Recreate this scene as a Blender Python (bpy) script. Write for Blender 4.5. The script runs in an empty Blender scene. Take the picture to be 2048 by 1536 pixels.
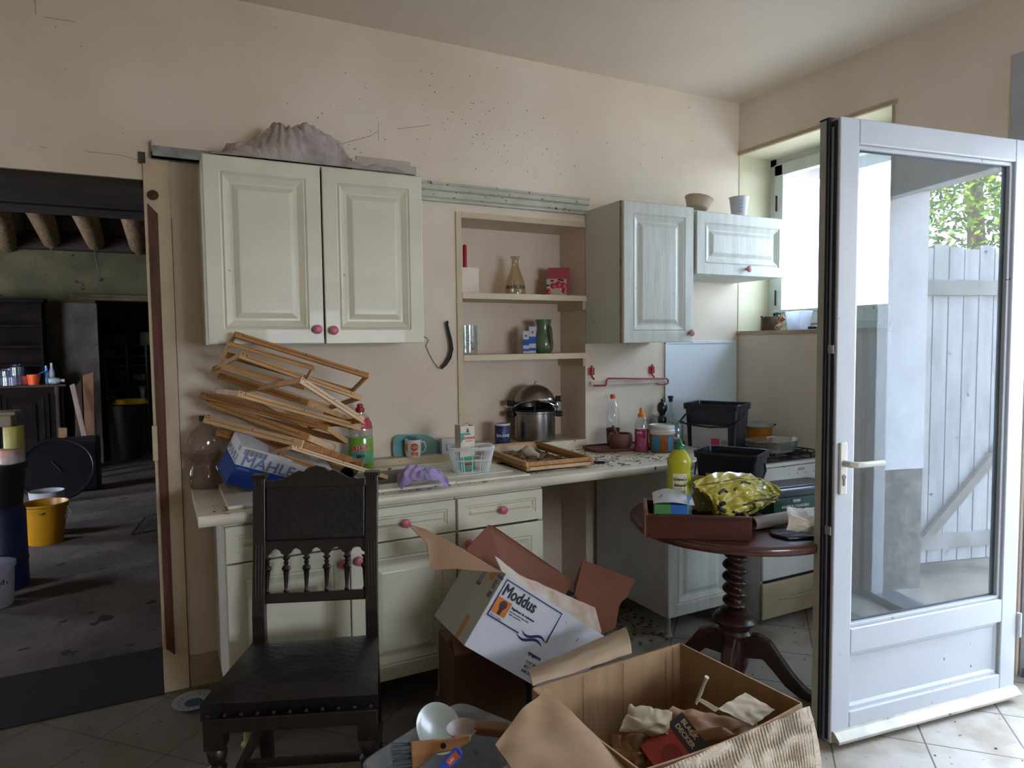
import bpy, bmesh, math, random
from math import sin, cos, pi, radians as R
from mathutils import Vector as V, Matrix, noise

C = bpy.data.collections.new('kitchen'); bpy.context.scene.collection.children.link(C)
SC = bpy.context.scene
# ---------------------------------------------------------------- camera
FPX, YAW, PITCH, ROLL, EYE = 1362.8, R(-27.313), R(3.387), R(-.637), V((0, 0, 1.5))
FW = V((-sin(YAW)*cos(PITCH), cos(YAW)*cos(PITCH), -sin(PITCH)))
_r = V((cos(YAW), sin(YAW), 0)); _u = _r.cross(FW)
RT = _r*cos(ROLL) + _u*sin(ROLL); UP = -_r*sin(ROLL) + _u*cos(ROLL)
cd = bpy.data.cameras.new('camera'); cam = bpy.data.objects.new('camera', cd); C.objects.link(cam)
cd.sensor_width = 36; cd.lens = FPX/2048*36; cd.clip_start = .05; cd.clip_end = 200
cam.matrix_world = Matrix((RT, UP, -FW)).transposed().to_4x4(); cam.location = EYE
SC.camera = cam
# ---------------------------------------------------------------- world, sun, portals, exposure
SC.view_settings.view_transform = 'Standard'; SC.view_settings.look = 'None'
SC.view_settings.gamma = 1; SC.view_settings.exposure = 2.6
SC.view_settings.use_curve_mapping = False
w = bpy.data.worlds.new('world'); SC.world = w; w.use_nodes = True
nt = w.node_tree; bg = nt.nodes['Background']
tc = nt.nodes.new('ShaderNodeTexCoord'); sx = nt.nodes.new('ShaderNodeSeparateXYZ'); cr = nt.nodes.new('ShaderNodeValToRGB')
nt.links.new(tc.outputs['Generated'], sx.inputs[0]); nt.links.new(sx.outputs['Z'], cr.inputs[0]); nt.links.new(cr.outputs[0], bg.inputs[0])
cr.color_ramp.elements[0].color = (.82, .88, 1, 1); cr.color_ramp.elements[0].position = .0
cr.color_ramp.elements[1].color = (.62, .76, 1, 1); cr.color_ramp.elements[1].position = .7
bg.inputs[1].default_value = 4.2
sd = bpy.data.lights.new('sun', 'SUN'); sun = bpy.data.objects.new('sun', sd); C.objects.link(sun)
sd.energy = 9; sd.angle = R(1); sd.color = (1, .93, .8)
sun.rotation_euler = V((.5, -.5, -.75)).to_track_quat('-Z', 'Y').to_euler()
def portal(name, loc, nrm, w_, h_):
    d = bpy.data.lights.new(name, 'AREA'); d.shape = 'RECTANGLE'; d.size = w_; d.size_y = h_
    d.cycles.is_portal = True
    o = bpy.data.objects.new(name, d); C.objects.link(o); o.location = loc
    o.rotation_euler = V(nrm).to_track_quat('-Z', 'Z').to_euler(); return o
portal('window_portal', (3.74, 2.75, 2.12), (-1, 0, 0), 1.1, 1.2)
portal('doorway_portal', (3.74, .94, 1.2), (-1, 0, 0), 1.25, 2.5)
portal('window_fill_portal', (1.9, -2.78, 1.5), (0, 1, 0), 1.6, 1.0)  # portal of the unseen window added for frontal fill
portal('barn_window_portal', (-4.3, 7.4, 1.5), (1, 0, 0), 1.5, 1.6)
SC.cycles.max_bounces = 12; SC.cycles.diffuse_bounces = 6; SC.cycles.glossy_bounces = 5
SC.cycles.transmission_bounces = 8; SC.cycles.transparent_max_bounces = 16
SC.cycles.caustics_reflective = False; SC.cycles.caustics_refractive = False
SC.cycles.sample_clamp_indirect = 6; SC.cycles.use_denoising = True; SC.cycles.blur_glossy = .5
# ---------------------------------------------------------------- pixel of the 2048x1536 photo -> point on a world plane
def ray(px, py): return FW*FPX + RT*(px-1024) + UP*(768-py)
def PY(px, py, y): d = ray(px, py); return EYE + d*(y/d.y)
def PX(px, py, x): d = ray(px, py); return EYE + d*(x/d.x)
def PZ(px, py, z): d = ray(px, py); return EYE + d*((z-EYE.z)/d.z)
def PD(px, py, dep): return EYE + ray(px, py)*(dep/FPX)          # dep: distance along the view axis
def CV(x, y, z): return RT*x + UP*y + FW*z                       # vector given as right, up, away
# ---------------------------------------------------------------- materials
def lin(c):
    if isinstance(c, str): c = tuple(int(c[i:i+2], 16)/255 for i in (0, 2, 4))
    return tuple(x/12.92 if x <= .04045 else ((x+.055)/1.055)**2.4 for x in c[:3]) + (1,)
_M = {}
def mat(name, col, rough=.6, metal=0, var=.12, vs=6, bump=0, bs=40, spot=None, spots=0, ss=30, trans=0, ior=1.45, alpha=1, stretch=None, col2=None, coat=0, spec=.5, sheen=0):
    """procedural material: base colour, noise mottling (col2 or darker), speckles of dirt, bump"""
    if name in _M: return _M[name]
    m = bpy.data.materials.new(name); m.use_nodes = True; t = m.node_tree; N = t.nodes; L = t.links
    p = N['Principled BSDF']; _M[name] = m
    tc = N.new('ShaderNodeTexCoord'); mp = N.new('ShaderNodeMapping'); L.new(tc.outputs['Object'], mp.inputs[0])
    if stretch: mp.inputs['Scale'].default_value = stretch
    no = N.new('ShaderNodeTexNoise'); no.inputs['Scale'].default_value = vs; no.inputs['Detail'].default_value = 6; L.new(mp.outputs[0], no.inputs[0])
    rp = N.new('ShaderNodeMapRange'); rp.inputs[1].default_value = .35; rp.inputs[2].default_value = .68; L.new(no.outputs[0], rp.inputs[0])
    mx = N.new('ShaderNodeMixRGB'); c = lin(col); c2 = lin(col2) if col2 else tuple(x*(1-var*2) for x in c[:3])+(1,)
    mx.inputs[1].default_value = c; mx.inputs[2].default_value = c2; L.new(rp.outputs[0], mx.inputs[0]); out = mx.outputs[0]
    if spots:
        vo = N.new('ShaderNodeTexNoise'); vo.inputs['Scale'].default_value = ss; vo.inputs['Detail'].default_value = 3; L.new(tc.outputs['Object'], vo.inputs[0])
        n2 = N.new('ShaderNodeTexNoise'); n2.inputs['Scale'].default_value = 3.1; L.new(tc.outputs['Object'], n2.inputs[0])
        ad = N.new('ShaderNodeMath'); ad.operation = 'MULTIPLY_ADD'; ad.inputs[1].default_value = .35; L.new(n2.outputs[0], ad.inputs[0]); L.new(vo.outputs[0], ad.inputs[2])
        sr = N.new('ShaderNodeMapRange'); sr.inputs[1].default_value = .93-spots; sr.inputs[2].default_value = .97-spots; L.new(ad.outputs[0], sr.inputs[0])
        m2 = N.new('ShaderNodeMixRGB'); m2.inputs[2].default_value = lin(spot or '3a2e24'); L.new(out, m2.inputs[1]); L.new(sr.outputs[0], m2.inputs[0]); out = m2.outputs[0]
    L.new(out, p.inputs['Base Color'])
    p.inputs['Roughness'].default_value = rough; p.inputs['Metallic'].default_value = metal
    p.inputs['Transmission Weight'].default_value = trans; p.inputs['IOR'].default_value = ior; p.inputs['Alpha'].default_value = alpha
    p.inputs['Coat Weight'].default_value = coat; p.inputs['Specular IOR Level'].default_value = spec
    if bump:
        bn = N.new('ShaderNodeTexNoise'); bn.inputs['Scale'].default_value = bs; bn.inputs['Detail'].default_value = 4; L.new(mp.outputs[0], bn.inputs[0])
        b = N.new('ShaderNodeBump'); b.inputs['Strength'].default_value = bump; b.inputs['Distance'].default_value = .01
        L.new(bn.outputs[0], b.inputs['Height']); L.new(b.outputs[0], p.inputs['Normal'])
    return m
def glass(name, col=(.93, .97, .95), rough=0, fac=.12, milk=0, milkcol='c8cdc8'):
    """thin sheet glass or clear plastic: see-through with a mirror part, optionally milky"""
    if name in _M: return _M[name]
    m = bpy.data.materials.new(name); m.use_nodes = True; t = m.node_tree; N = t.nodes; L = t.links; _M[name] = m
    N.remove(N['Principled BSDF']); o = N['Material Output']
    tr = N.new('ShaderNodeBsdfTransparent'); tr.inputs[0].default_value = (*col, 1)
    gl = N.new('ShaderNodeBsdfGlossy'); gl.inputs['Roughness'].default_value = rough; gl.inputs[0].default_value = (.95, .97, 1, 1)
    lw = N.new('ShaderNodeFresnel'); lw.inputs[0].default_value = 1.5; ge = N.new('ShaderNodeNewGeometry'); mi_ = N.new('ShaderNodeMapRange'); mi_.inputs[3].default_value = 1.5; mi_.inputs[4].default_value = 1/1.5; L.new(ge.outputs['Backfacing'], mi_.inputs[0]); L.new(mi_.outputs[0], lw.inputs[0])
    ma = N.new('ShaderNodeMath'); ma.operation = 'ADD'; ma.inputs[1].default_value = fac; ma.use_clamp = True; L.new(lw.outputs[0], ma.inputs[0])
    mx = N.new('ShaderNodeMixShader'); L.new(ma.outputs[0], mx.inputs[0]); L.new(tr.outputs[0], mx.inputs[1]); L.new(gl.outputs[0], mx.inputs[2]); last = mx
    if milk:
        df = N.new('ShaderNodeBsdfDiffuse'); df.inputs[0].default_value = lin(milkcol)
        tl = N.new('ShaderNodeBsdfTranslucent'); tl.inputs[0].default_value = lin(milkcol)
        m0 = N.new('ShaderNodeMixShader'); m0.inputs[0].default_value = .5; L.new(df.outputs[0], m0.inputs[1]); L.new(tl.outputs[0], m0.inputs[2])
        m1 = N.new('ShaderNodeMixShader'); L.new(mx.outputs[0], m1.inputs[1]); L.new(m0.outputs[0], m1.inputs[2])
        tc = N.new('ShaderNodeTexCoord'); no = N.new('ShaderNodeTexNoise'); no.inputs['Scale'].default_value = 5; no.inputs['Detail'].default_value = 8
        L.new(tc.outputs['Object'], no.inputs[0]); mr = N.new('ShaderNodeMapRange'); mr.inputs[1].default_value = .35; mr.inputs[2].default_value = .7
        mr.inputs[3].default_value = milk*.6; mr.inputs[4].default_value = min(1, milk*1.4); L.new(no.outputs[0], mr.inputs[0]); L.new(mr.outputs[0], m1.inputs[0]); last = m1
    L.new(last.outputs[0], o.inputs[0]); return m
# ---------------------------------------------------------------- mesh builder
class MB:
    def __init__(s, T=None): s.v = []; s.f = []; s.k = []; s.T = T or Matrix(); s.mi = 0; s.uv = None
    def add(s, vs, fs, T=None):
        T = s.T @ T if T else s.T; b = len(s.v); s.v += [T @ V(p) for p in vs]
        s.f += [tuple(b+i for i in f) for f in fs]; s.k += [s.mi]*len(fs); return s
    def box(s, a, b, T=None):
        x0, y0, z0 = a; x1, y1, z1 = b
        return s.add([(x0,y0,z0),(x1,y0,z0),(x1,y1,z0),(x0,y1,z0),(x0,y0,z1),(x1,y0,z1),(x1,y1,z1),(x0,y1,z1)],
            [(3,2,1,0),(4,5,6,7),(0,1,5,4),(1,2,6,5),(2,3,7,6),(3,0,4,7)], T)
    def lathe(s, prof, n=24, T=None, cap=True, sx=1, sy=1):
        vs = []; fs = []
        for r, z in prof: vs += [(r*sx*cos(2*pi*i/n), r*sy*sin(2*pi*i/n), z) for i in range(n)]
        for j in range(len(prof)-1):
            for i in range(n): a = j*n+i; b = j*n+(i+1) % n; fs.append((a, b, b+n, a+n))
        if cap:
            if prof[0][0] > 1e-5: fs.append(tuple(range(n-1, -1, -1)))
            if prof[-1][0] > 1e-5: fs.append(tuple(range((len(prof)-1)*n, len(prof)*n)))
        return s.add(vs, fs, T)
    def tube(s, pts, r, n=8, closed=False, T=None):
        pts = [V(p) for p in pts]; m = len(pts); rs = r if isinstance(r, (list, tuple)) else [r]*m
        vs = []; fs = []; up = None
        for i, p in enumerate(pts):
            t = (pts[(i+1) % m]-pts[i-1]) if (closed or 0 < i < m-1) else (pts[1]-pts[0] if i == 0 else pts[-1]-pts[-2])
            t.normalize()
            if up is None: up = t.orthogonal().normalized()
            up = (up - t*up.dot(t)); up = up.normalized() if up.length > 1e-6 else t.orthogonal().normalized()
            q = t.cross(up); vs += [p + (up*cos(2*pi*k/n)+q*sin(2*pi*k/n))*rs[i] for k in range(n)]
        for i in range(m if closed else m-1):
            for k in range(n): a = i*n+k; b = i*n+(k+1) % n; c = ((i+1) % m)*n; fs.append((a, b, c+(k+1) % n, c+k))
        if not closed: fs += [tuple(range(n-1, -1, -1)), tuple(range((m-1)*n, m*n))]
        return s.add(vs, fs, T)
    def prism(s, poly, z0, z1, T=None):
        n = len(poly); vs = [(x, y, z0) for x, y in poly]+[(x, y, z1) for x, y in poly]
        fs = [tuple(range(n-1, -1, -1)), tuple(range(n, 2*n))]+[(i, (i+1) % n, n+(i+1) % n, n+i) for i in range(n)]
        return s.add(vs, fs, T)
    def slab(s, pts, th, T=None):
        """flat polygon given in 3D, with thickness th along its normal"""
        pts = [V(p) for p in pts]; nn = V((0, 0, 0))
        for i in range(len(pts)): nn += pts[i].cross(pts[(i+1) % len(pts)])
        nn.normalize(); n = len(pts); vs = pts+[p-nn*th for p in pts]
        return s.add(vs, [tuple(range(n)), tuple(range(2*n-1, n-1, -1))]+[((i+1) % n, i, n+i, n+(i+1) % n) for i in range(n)], T)
    def grid(s, fn, nu, nv, th=0, T=None):
        """surface fn(u,v) -> point, thickness th"""
        P = [[V(fn(i/nu, j/nv)) for j in range(nv+1)] for i in range(nu+1)]; W = nv+1
        vs = [p for r_ in P for p in r_]; fs = [(i*W+j, (i+1)*W+j, (i+1)*W+j+1, i*W+j+1) for i in range(nu) for j in range(nv)]
        if th:
            nr = []
            for i in range(nu+1):
                for j in range(nv+1):
                    a = P[min(i+1, nu)][j]-P[max(i-1, 0)][j]; b = P[i][min(j+1, nv)]-P[i][max(j-1, 0)]
                    c = a.cross(b); nr.append(c.normalized() if c.length > 1e-9 else V((0, 0, 1)))
            o = len(vs); vs = vs+[p-n_*th for p, n_ in zip(vs, nr)]; fs += [tuple(o+i for i in reversed(f)) for f in list(fs)]
            ring = [(i, 0) for i in range(nu)]+[(nu, j) for j in range(nv)]+[(i, nv) for i in range(nu, 0, -1)]+[(0, j) for j in range(nv, 0, -1)]
            ids = [i*W+j for i, j in ring]
            for k in range(len(ids)): a = ids[k]; b = ids[(k+1) % len(ids)]; fs.append((b, a, o+a, o+b))
        return s.add(vs, fs, T)
    def rings(s, w_, h_, prof, th, T=None):
        """raised-panel face in the xy plane (z towards the viewer): concentric rectangles (inset, z), plus back at -th"""
        vs = []; fs = []
        def rect(i, z): return [(i, i, z), (w_-i, i, z), (w_-i, h_-i, z), (i, h_-i, z)]
        vs += rect(0, -th)
        for i, z in prof: vs += rect(i, z)
        fs.append((3, 2, 1, 0))
        for k in range(len(prof)):
            for j in range(4): a = k*4+j; b = k*4+(j+1) % 4; fs.append((a, b, b+4, a+4))
        n = len(prof)*4; fs.append((n, n+1, n+2, n+3)); return s.add(vs, fs, T)
    def text(s, txt, size, T=None, ext=.0004, shear=0, align='LEFT', wrap=None, sx=1, bold=0):
        cu = bpy.data.curves.new('t', 'FONT'); cu.body = txt; cu.size = size; cu.extrude = ext; cu.shear = shear
        cu.align_x = align; cu.resolution_u = 3
        o = bpy.data.objects.new('t', cu); C.objects.link(o); dg = bpy.context.evaluated_depsgraph_get()
        me = bpy.data.meshes.new_from_object(o.evaluated_get(dg)); vs = [v.co.copy() for v in me.vertices]; fs = [tuple(p.vertices) for p in me.polygons]
        bpy.data.objects.remove(o); bpy.data.curves.remove(cu); bpy.data.meshes.remove(me)
        for v in vs: v.x *= sx
        if bold:                                    # heavier strokes: the outline repeated a hair to each side
            n = len(vs); sh = [(bold, 0), (-bold, 0), (0, bold), (0, -bold)]
            vs, fs = [V((v.x+dx, v.y+dy, v.z+.00002*k)) for k, (dx, dy) in enumerate(sh) for v in vs], [tuple(i+k*n for i in f) for k in range(4) for f in fs]
        if wrap: vs = [V(((wrap+v.z)*sin(v.x/wrap), -(wrap+v.z)*cos(v.x/wrap), v.y)) for v in vs]     # text runs round the z axis, read from -y
        return s.add(vs, fs, T)
    def build(s, name, mats, parent=None, smooth=False, bevel=0, seg=2, label=None, sub=0, solid=0):
        me = bpy.data.meshes.new(name); me.from_pydata([tuple(v) for v in s.v], [], s.f)
        for m in (mats if isinstance(mats, (list, tuple)) else [mats]): me.materials.append(m)
        for p, k in zip(me.polygons, s.k): p.material_index = k; p.use_smooth = bool(smooth)
        bm = bmesh.new(); bm.from_mesh(me); bmesh.ops.recalc_face_normals(bm, faces=bm.faces[:]); bm.to_mesh(me); bm.free()
        if smooth:
            try: me.set_sharp_from_angle(angle=R(40 if smooth is True else smooth))
            except Exception: pass
        o = bpy.data.objects.new(name, me); C.objects.link(o)
        if parent is not None: o.parent = parent
        if solid: q = o.modifiers.new('solid', 'SOLIDIFY'); q.thickness = solid; q.offset = 0
        if bevel: q = o.modifiers.new('bevel', 'BEVEL'); q.width = bevel; q.segments = seg; q.limit_method = 'ANGLE'; q.angle_limit = R(35)
        if sub: q = o.modifiers.new('subd', 'SUBSURF'); q.levels = sub; q.render_levels = sub
        if label: o['label'] = label
        return o
def tag(o, label, cat, group=None, kind=None):
    o['label'] = label; o['category'] = cat
    if group: o['group'] = group
    if kind: o['kind'] = kind
    return o
def struct(o, label=None):
    o['kind'] = 'structure'
    if label: o['label'] = label
    return o
def thing(name, label, cat, loc=(0, 0, 0), rz=0, group=None, rot=None):
    o = bpy.data.objects.new(name, None); C.objects.link(o); o.empty_display_size = .05
    if rot is not None: o.matrix_world = Matrix.Translation(V(loc)) @ rot.to_4x4()
    else: o.location = loc; o.rotation_euler = (0, 0, rz)
    return tag(o, label, cat, group)
def fr(o, x, y, z=None):
    """frame matrix: origin o, columns x, y, z"""
    x = V(x).normalized(); y = V(y); y = (y-x*x.dot(y)).normalized(); z = x.cross(y)
    m = Matrix((x, y, z)).transposed().to_4x4(); m.translation = V(o); return m
def Tr(x, y=0, z=0): return Matrix.Translation((x, y, z))
def Rz(a): return Matrix.Rotation(R(a), 4, 'Z')
def Rx(a): return Matrix.Rotation(R(a), 4, 'X')
def Ry(a): return Matrix.Rotation(R(a), 4, 'Y')
def box(name, a, b, m, parent=None, bevel=0, label=None): return MB().box(a, b).build(name, m, parent, bevel=bevel, label=label)
rnd = random.Random(4)
def nz(x, y, z=0, s=1): return noise.noise(V((x*s, y*s, z*s)))
# ================================================================ the room shell
XR, YB, ZC = 3.336, 3.268, 3.01
plaster = mat('cream_plaster', 'd8ccb9', .85, var=.10, vs=1.6, bump=.25, bs=14, spot='4a3d30', spots=.012, ss=75, col2='cdbda8')
plaster_r = mat('cream_plaster_right', 'dccfc0', .85, var=.08, vs=1.8, bump=.25, bs=14, spot='4a3d30', spots=.0, ss=60, col2='d0c1b0')
plaster_rev = mat('pale_yellow_plaster', 'd3cdb0', .85, var=.06, vs=3, bump=.2, bs=14)
ceilm = mat('ceiling_paint', 'd9ccbb', .8, var=.05, vs=1.2, bump=.06, bs=8)
stonew = mat('barn_green_plaster', '5a563f', .95, var=.25, vs=2.2, bump=.8, bs=9, spot='2c2820', spots=.08, ss=14)
greyw = mat('barn_grey_plaster', '6c6560', .95, var=.2, vs=5, bump=.9, bs=22, spot='4a4540', spots=.07, ss=24)
soil = mat('worn_dirt_floor', '6b5e58', .9, var=.3, vs=1.8, bump=.8, bs=12, spot='2a2522', spots=.10, ss=7)
darkwood = mat('dark_old_beam', '3a302a', .85, var=.3, vs=4, bump=.5, bs=20, stretch=(1, 6, 6))
tan = mat('raw_oak_beam', '8d7455', .85, var=.3, vs=5, bump=.4, bs=20, stretch=(6, 1, 6))
redwood = mat('bare_red_brown_wood', '6a4433', .75, var=.25, vs=5, bump=.2, stretch=(9, 9, .6))
cream_wood = mat('cream_painted_wood', 'c9b798', .6, var=.08, vs=7, spot='6b5136', spots=.02, ss=50)
w_ = MB()
D2 = YB+.45
for a, b in [((-3.2, YB, 0), (-1.25, D2, ZC)), ((-1.25, YB, 2.20), (-.034, D2, ZC)), ((-.034, YB, 0), (1.392, D2, ZC)), ((1.392, YB, 2.152), (2.165, D2, ZC)),
             ((1.392, YB+.277, 0), (2.165, D2, 2.152)), ((2.165, YB, 0), (3.76, D2, ZC))]: w_.box(a, b)
wb = struct(w_.build('wall_back', plaster))
w_ = MB()
WY0, WY1, WZ0, WZ1 = 2.236, YB, 1.56, 2.685
DY0, DY1, DZ1 = .38, 1.60, 2.36
for a, b in [((XR, -2.8, 0), (3.76, DY0, ZC)), ((XR, DY0, DZ1), (3.76, DY1, ZC)), ((XR, DY1, 0), (3.76, WY0, ZC)), ((XR, WY0, 0), (3.76, WY1, WZ0)), ((XR, WY0, WZ1), (3.76, WY1, ZC))]: w_.box(a, b)
struct(w_.build('wall_right', plaster_r))
# the doorway reveal: white plaster above, bare grey render below (a skin on the jamb)
struct(MB().box((3.345, DY0, .73), (3.76, DY0+.012, DZ1)).build('trim_1', mat('white_limewash', 'e8ecf2', .8, var=.05, vs=8, bump=.3, bs=20)))
struct(MB().box((3.345, DY0, -.12), (3.76, DY0+.006, .73)).build('trim_2', mat('grey_render', '8f8a86', .95, var=.25, vs=14, bump=1, bs=30)))
struct(box('wall_left', (-3.3, -2.8, 0), (-3.2, D2, ZC), plaster))
w_ = MB()
for a, b in [((-3.3, -3.0, 0), (1.1, -2.8, ZC)), ((2.7, -3.0, 0), (3.76, -2.8, ZC)), ((1.1, -3.0, 0), (2.7, -2.8, 1.0)), ((1.1, -3.0, 2.0), (2.7, -2.8, ZC))]: w_.box(a, b)  # opening left for the added fill window
struct(w_.build('wall_front', plaster))
struct(box('ceiling', (-3.3, -3.0, ZC), (3.76, D2, ZC+.3), ceilm))
# tiled floor
def tile_mat():
    m = bpy.data.materials.new('cream_floor_tiles'); m.use_nodes = True; t = m.node_tree; N = t.nodes; L = t.links; p = N['Principled BSDF']
    tc = N.new('ShaderNodeTexCoord'); vr = N.new('ShaderNodeVectorRotate'); vr.rotation_type = 'Z_AXIS'; vr.inputs['Angle'].default_value = R(-43.1)
    L.new(tc.outputs['Object'], vr.inputs[0]); sp = N.new('ShaderNodeSeparateXYZ'); L.new(vr.outputs[0], sp.inputs[0])
    def line(sock, per, ph):
        a = N.new('ShaderNodeMath'); a.operation = 'MULTIPLY_ADD'; a.inputs[1].default_value = 1/per; a.inputs[2].default_value = -ph/per+50; L.new(sock, a.inputs[0])
        b = N.new('ShaderNodeMath'); b.operation = 'FRACT'; L.new(a.outputs[0], b.inputs[0])
        c = N.new('ShaderNodeMath'); c.operation = 'PINGPONG'; c.inputs[1].default_value = .5; L.new(b.outputs[0], c.inputs[0])
        d = N.new('ShaderNodeMath'); d.operation = 'LESS_THAN'; d.inputs[1].default_value = .003/per; L.new(c.outputs[0], d.inputs[0])
        f = N.new('ShaderNodeMath'); f.operation = 'FLOOR'; L.new(a.outputs[0], f.inputs[0]); return d.outputs[0], f.outputs[0]
    g1, f1 = line(sp.outputs['X'], .32, 1.857); g2, f2 = line(sp.outputs['Y'], .3307, .0495-.001)
    mxm = N.new('ShaderNodeMath'); mxm.operation = 'MAXIMUM'; L.new(g1, mxm.inputs[0]); L.new(g2, mxm.inputs[1])
    no = N.new('ShaderNodeTexNoise'); no.inputs['Scale'].default_value = 4; no.inputs['Detail'].default_value = 8; L.new(tc.outputs['Object'], no.inputs[0])
    n2 = N.new('ShaderNodeTexNoise'); n2.inputs['Scale'].default_value = 35; n2.inputs['Detail'].default_value = 4; L.new(tc.outputs['Object'], n2.inputs[0])
    r = N.new('ShaderNodeValToRGB'); r.color_ramp.elements[0].color = lin('958c7c'); r.color_ramp.elements[0].position = .38; r.color_ramp.elements[1].color = lin('b9b4aa'); r.color_ramp.elements[1].position = .55
    L.new(no.outputs[0], r.inputs[0])
    s = N.new('ShaderNodeMapRange'); s.inputs[1].default_value = .66; s.inputs[2].default_value = .72; L.new(n2.outputs[0], s.inputs[0])
    m1 = N.new('ShaderNodeMixRGB'); m1.inputs[2].default_value = lin('5d4c3c'); L.new(r.outputs[0], m1.inputs[1]); L.new(s.outputs[0], m1.inputs[0])
    m2 = N.new('ShaderNodeMixRGB'); m2.inputs[2].default_value = lin('5a5247'); L.new(m1.outputs[0], m2.inputs[1]); L.new(mxm.outputs[0], m2.inputs[0])
    so = N.new('ShaderNodeSeparateXYZ'); L.new(tc.outputs['Object'], so.inputs[0]); gx = N.new('ShaderNodeMapRange'); gx.inputs[1].default_value = 2.3; gx.inputs[2].default_value = .9; gx.inputs[3].default_value = .15; gx.inputs[4].default_value = .75  # shade over the left of the floor painted into the tile colour
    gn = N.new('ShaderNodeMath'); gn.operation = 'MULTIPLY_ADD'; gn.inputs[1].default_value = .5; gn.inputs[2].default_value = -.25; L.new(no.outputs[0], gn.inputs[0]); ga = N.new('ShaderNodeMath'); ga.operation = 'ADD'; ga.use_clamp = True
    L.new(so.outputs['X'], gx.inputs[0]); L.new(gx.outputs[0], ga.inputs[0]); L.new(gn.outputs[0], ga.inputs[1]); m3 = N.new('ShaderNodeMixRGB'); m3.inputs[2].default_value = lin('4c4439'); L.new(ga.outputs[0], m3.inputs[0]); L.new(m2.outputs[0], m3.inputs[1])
    L.new(m3.outputs[0], p.inputs['Base Color']); p.inputs['Roughness'].default_value = .45
    b = N.new('ShaderNodeBump'); b.inputs['Strength'].default_value = .4; b.inputs['Distance'].default_value = .004; b.invert = True; L.new(mxm.outputs[0], b.inputs['Height']); L.new(b.outputs[0], p.inputs['Normal'])
    return m
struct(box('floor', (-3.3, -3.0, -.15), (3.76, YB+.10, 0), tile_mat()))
# dark timber threshold of the barn doorway and its earth floor
struct(MB().box((-1.25, YB-.02, -.14), (-.034, YB+.5, .004)).build('trim_3', mat('black_threshold', '12100f', .9, var=.3, vs=4, bump=.3)))
struct(box('floor_barn', (-4.6, YB+.1, -.2), (3.4, 12.4, -.002), soil))
# other-room shell: ceiling boards, far wall with a doorway, left wall with a window, right wall
FY = 10.4
w_ = MB()
for a, b in [((-4.6, FY, 0), (-.72, FY+.35, 3.3)), ((-.72, FY, 2.13), (.7, FY+.35, 3.3)), ((.7, FY, 0), (3.4, FY+.35, 3.3))]: w_.box(a, b)
struct(w_.build('wall_barn_far', stonew))
struct(box('wall_barn_chimney', (-1.34, FY-.05, 0), (-.70, FY, 2.08), greyw))
w_ = MB()
for a, b in [((-4.6, D2, 0), (-4.4, 6.7, 3.2)), ((-4.6, 8.1, 0), (-4.4, 12.4, 3.2)), ((-4.6, 6.7, 0), (-4.4, 8.1, .7)), ((-4.6, 6.7, 2.3), (-4.4, 8.1, 3.2))]: w_.box(a, b)
struct(w_.build('wall_barn_left', stonew))
struct(box('wall_barn_right', (1.2, D2, 0), (1.4, 12.4, 3.2), stonew))
struct(box('wall_barn_store', (-4.6, 12.2, 0), (3.4, 12.4, 3.3), mat('soot_black_plaster', '4d4c44', .95, var=.3, vs=3)))
struct(box('ceiling_barn', (-4.6, D2, 2.93), (3.4, 12.4, 3.0), mat('dark_ceiling_boards', '40352c', .9, var=.3, vs=3, stretch=(1, 8, 1))))
# lintel beams
o = MB().box((-3.6, D2+.01, 2.20), (1.1, D2+.3, 2.76)).build('ceiling_beam', darkwood, bevel=.01); tag(o, 'dark sooty beam running across just beyond the open doorway head', 'beam')
o = MB().box((-3.6, D2+.33, 2.20), (1.1, D2+.60, 2.76)).build('ceiling_beam', darkwood, bevel=.015); tag(o, 'second dark beam across the other room, lower, behind the first one', 'beam')
struct(MB().box((-1.25, YB+.02, 2.17), (-.034, D2, 2.20)).build('trim_4', darkwood))
# joists
def joist(px1, py1, px2, py2, m, lab, r=.115):
    b = PY(px2, py2-5, FY-.1); a = PY(px1, py1, D2+2.0); a.z = b.z-.01
    t = MB().tube([a+V((0, -.3, .05)), a.lerp(b, .5)+V((.03, 0, .04)), b+V((0, .08, .05))], [r*.95, r, r*.9], 10)
    tag(t.build('ceiling_joist', m, smooth=True), lab, 'joist', 'round joists under the ceiling of the far room')
joist(-40, 480, 12, 500, tan, 'stub of the pale round joist cut by the left photo edge')
joist(20, 455, 103, 496, tan, 'lit round wooden joist, leftmost whole one seen through the doorway')
joist(115, 452, 192, 500, tan, 'lit round wooden joist, middle one seen through the doorway')
joist(236, 456, 277, 506, tan, 'pale split wooden joist nearest the doorway jamb in the far room')
o = MB().box((PY(140, 590, FY).x, FY-.06, 2.12), (.4, FY+.02, 2.20)).build('lintel_board', mat('dull_lintel_wood', '5c5138', .9, var=.3, stretch=(1, 6, 6)), bevel=.006); tag(o, 'rough wooden lintel board over the doorway in the far wall', 'lintel')
o = MB().box((-4.4, FY-.22, 2.74), (1.19, FY-.002, 2.92)).build('far_wall_strip', darkwood, bevel=.01); tag(o, 'dark strip along the top of the far wall at the joist ends', 'beam')  # dark box across the wall top, where the joists end
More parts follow.
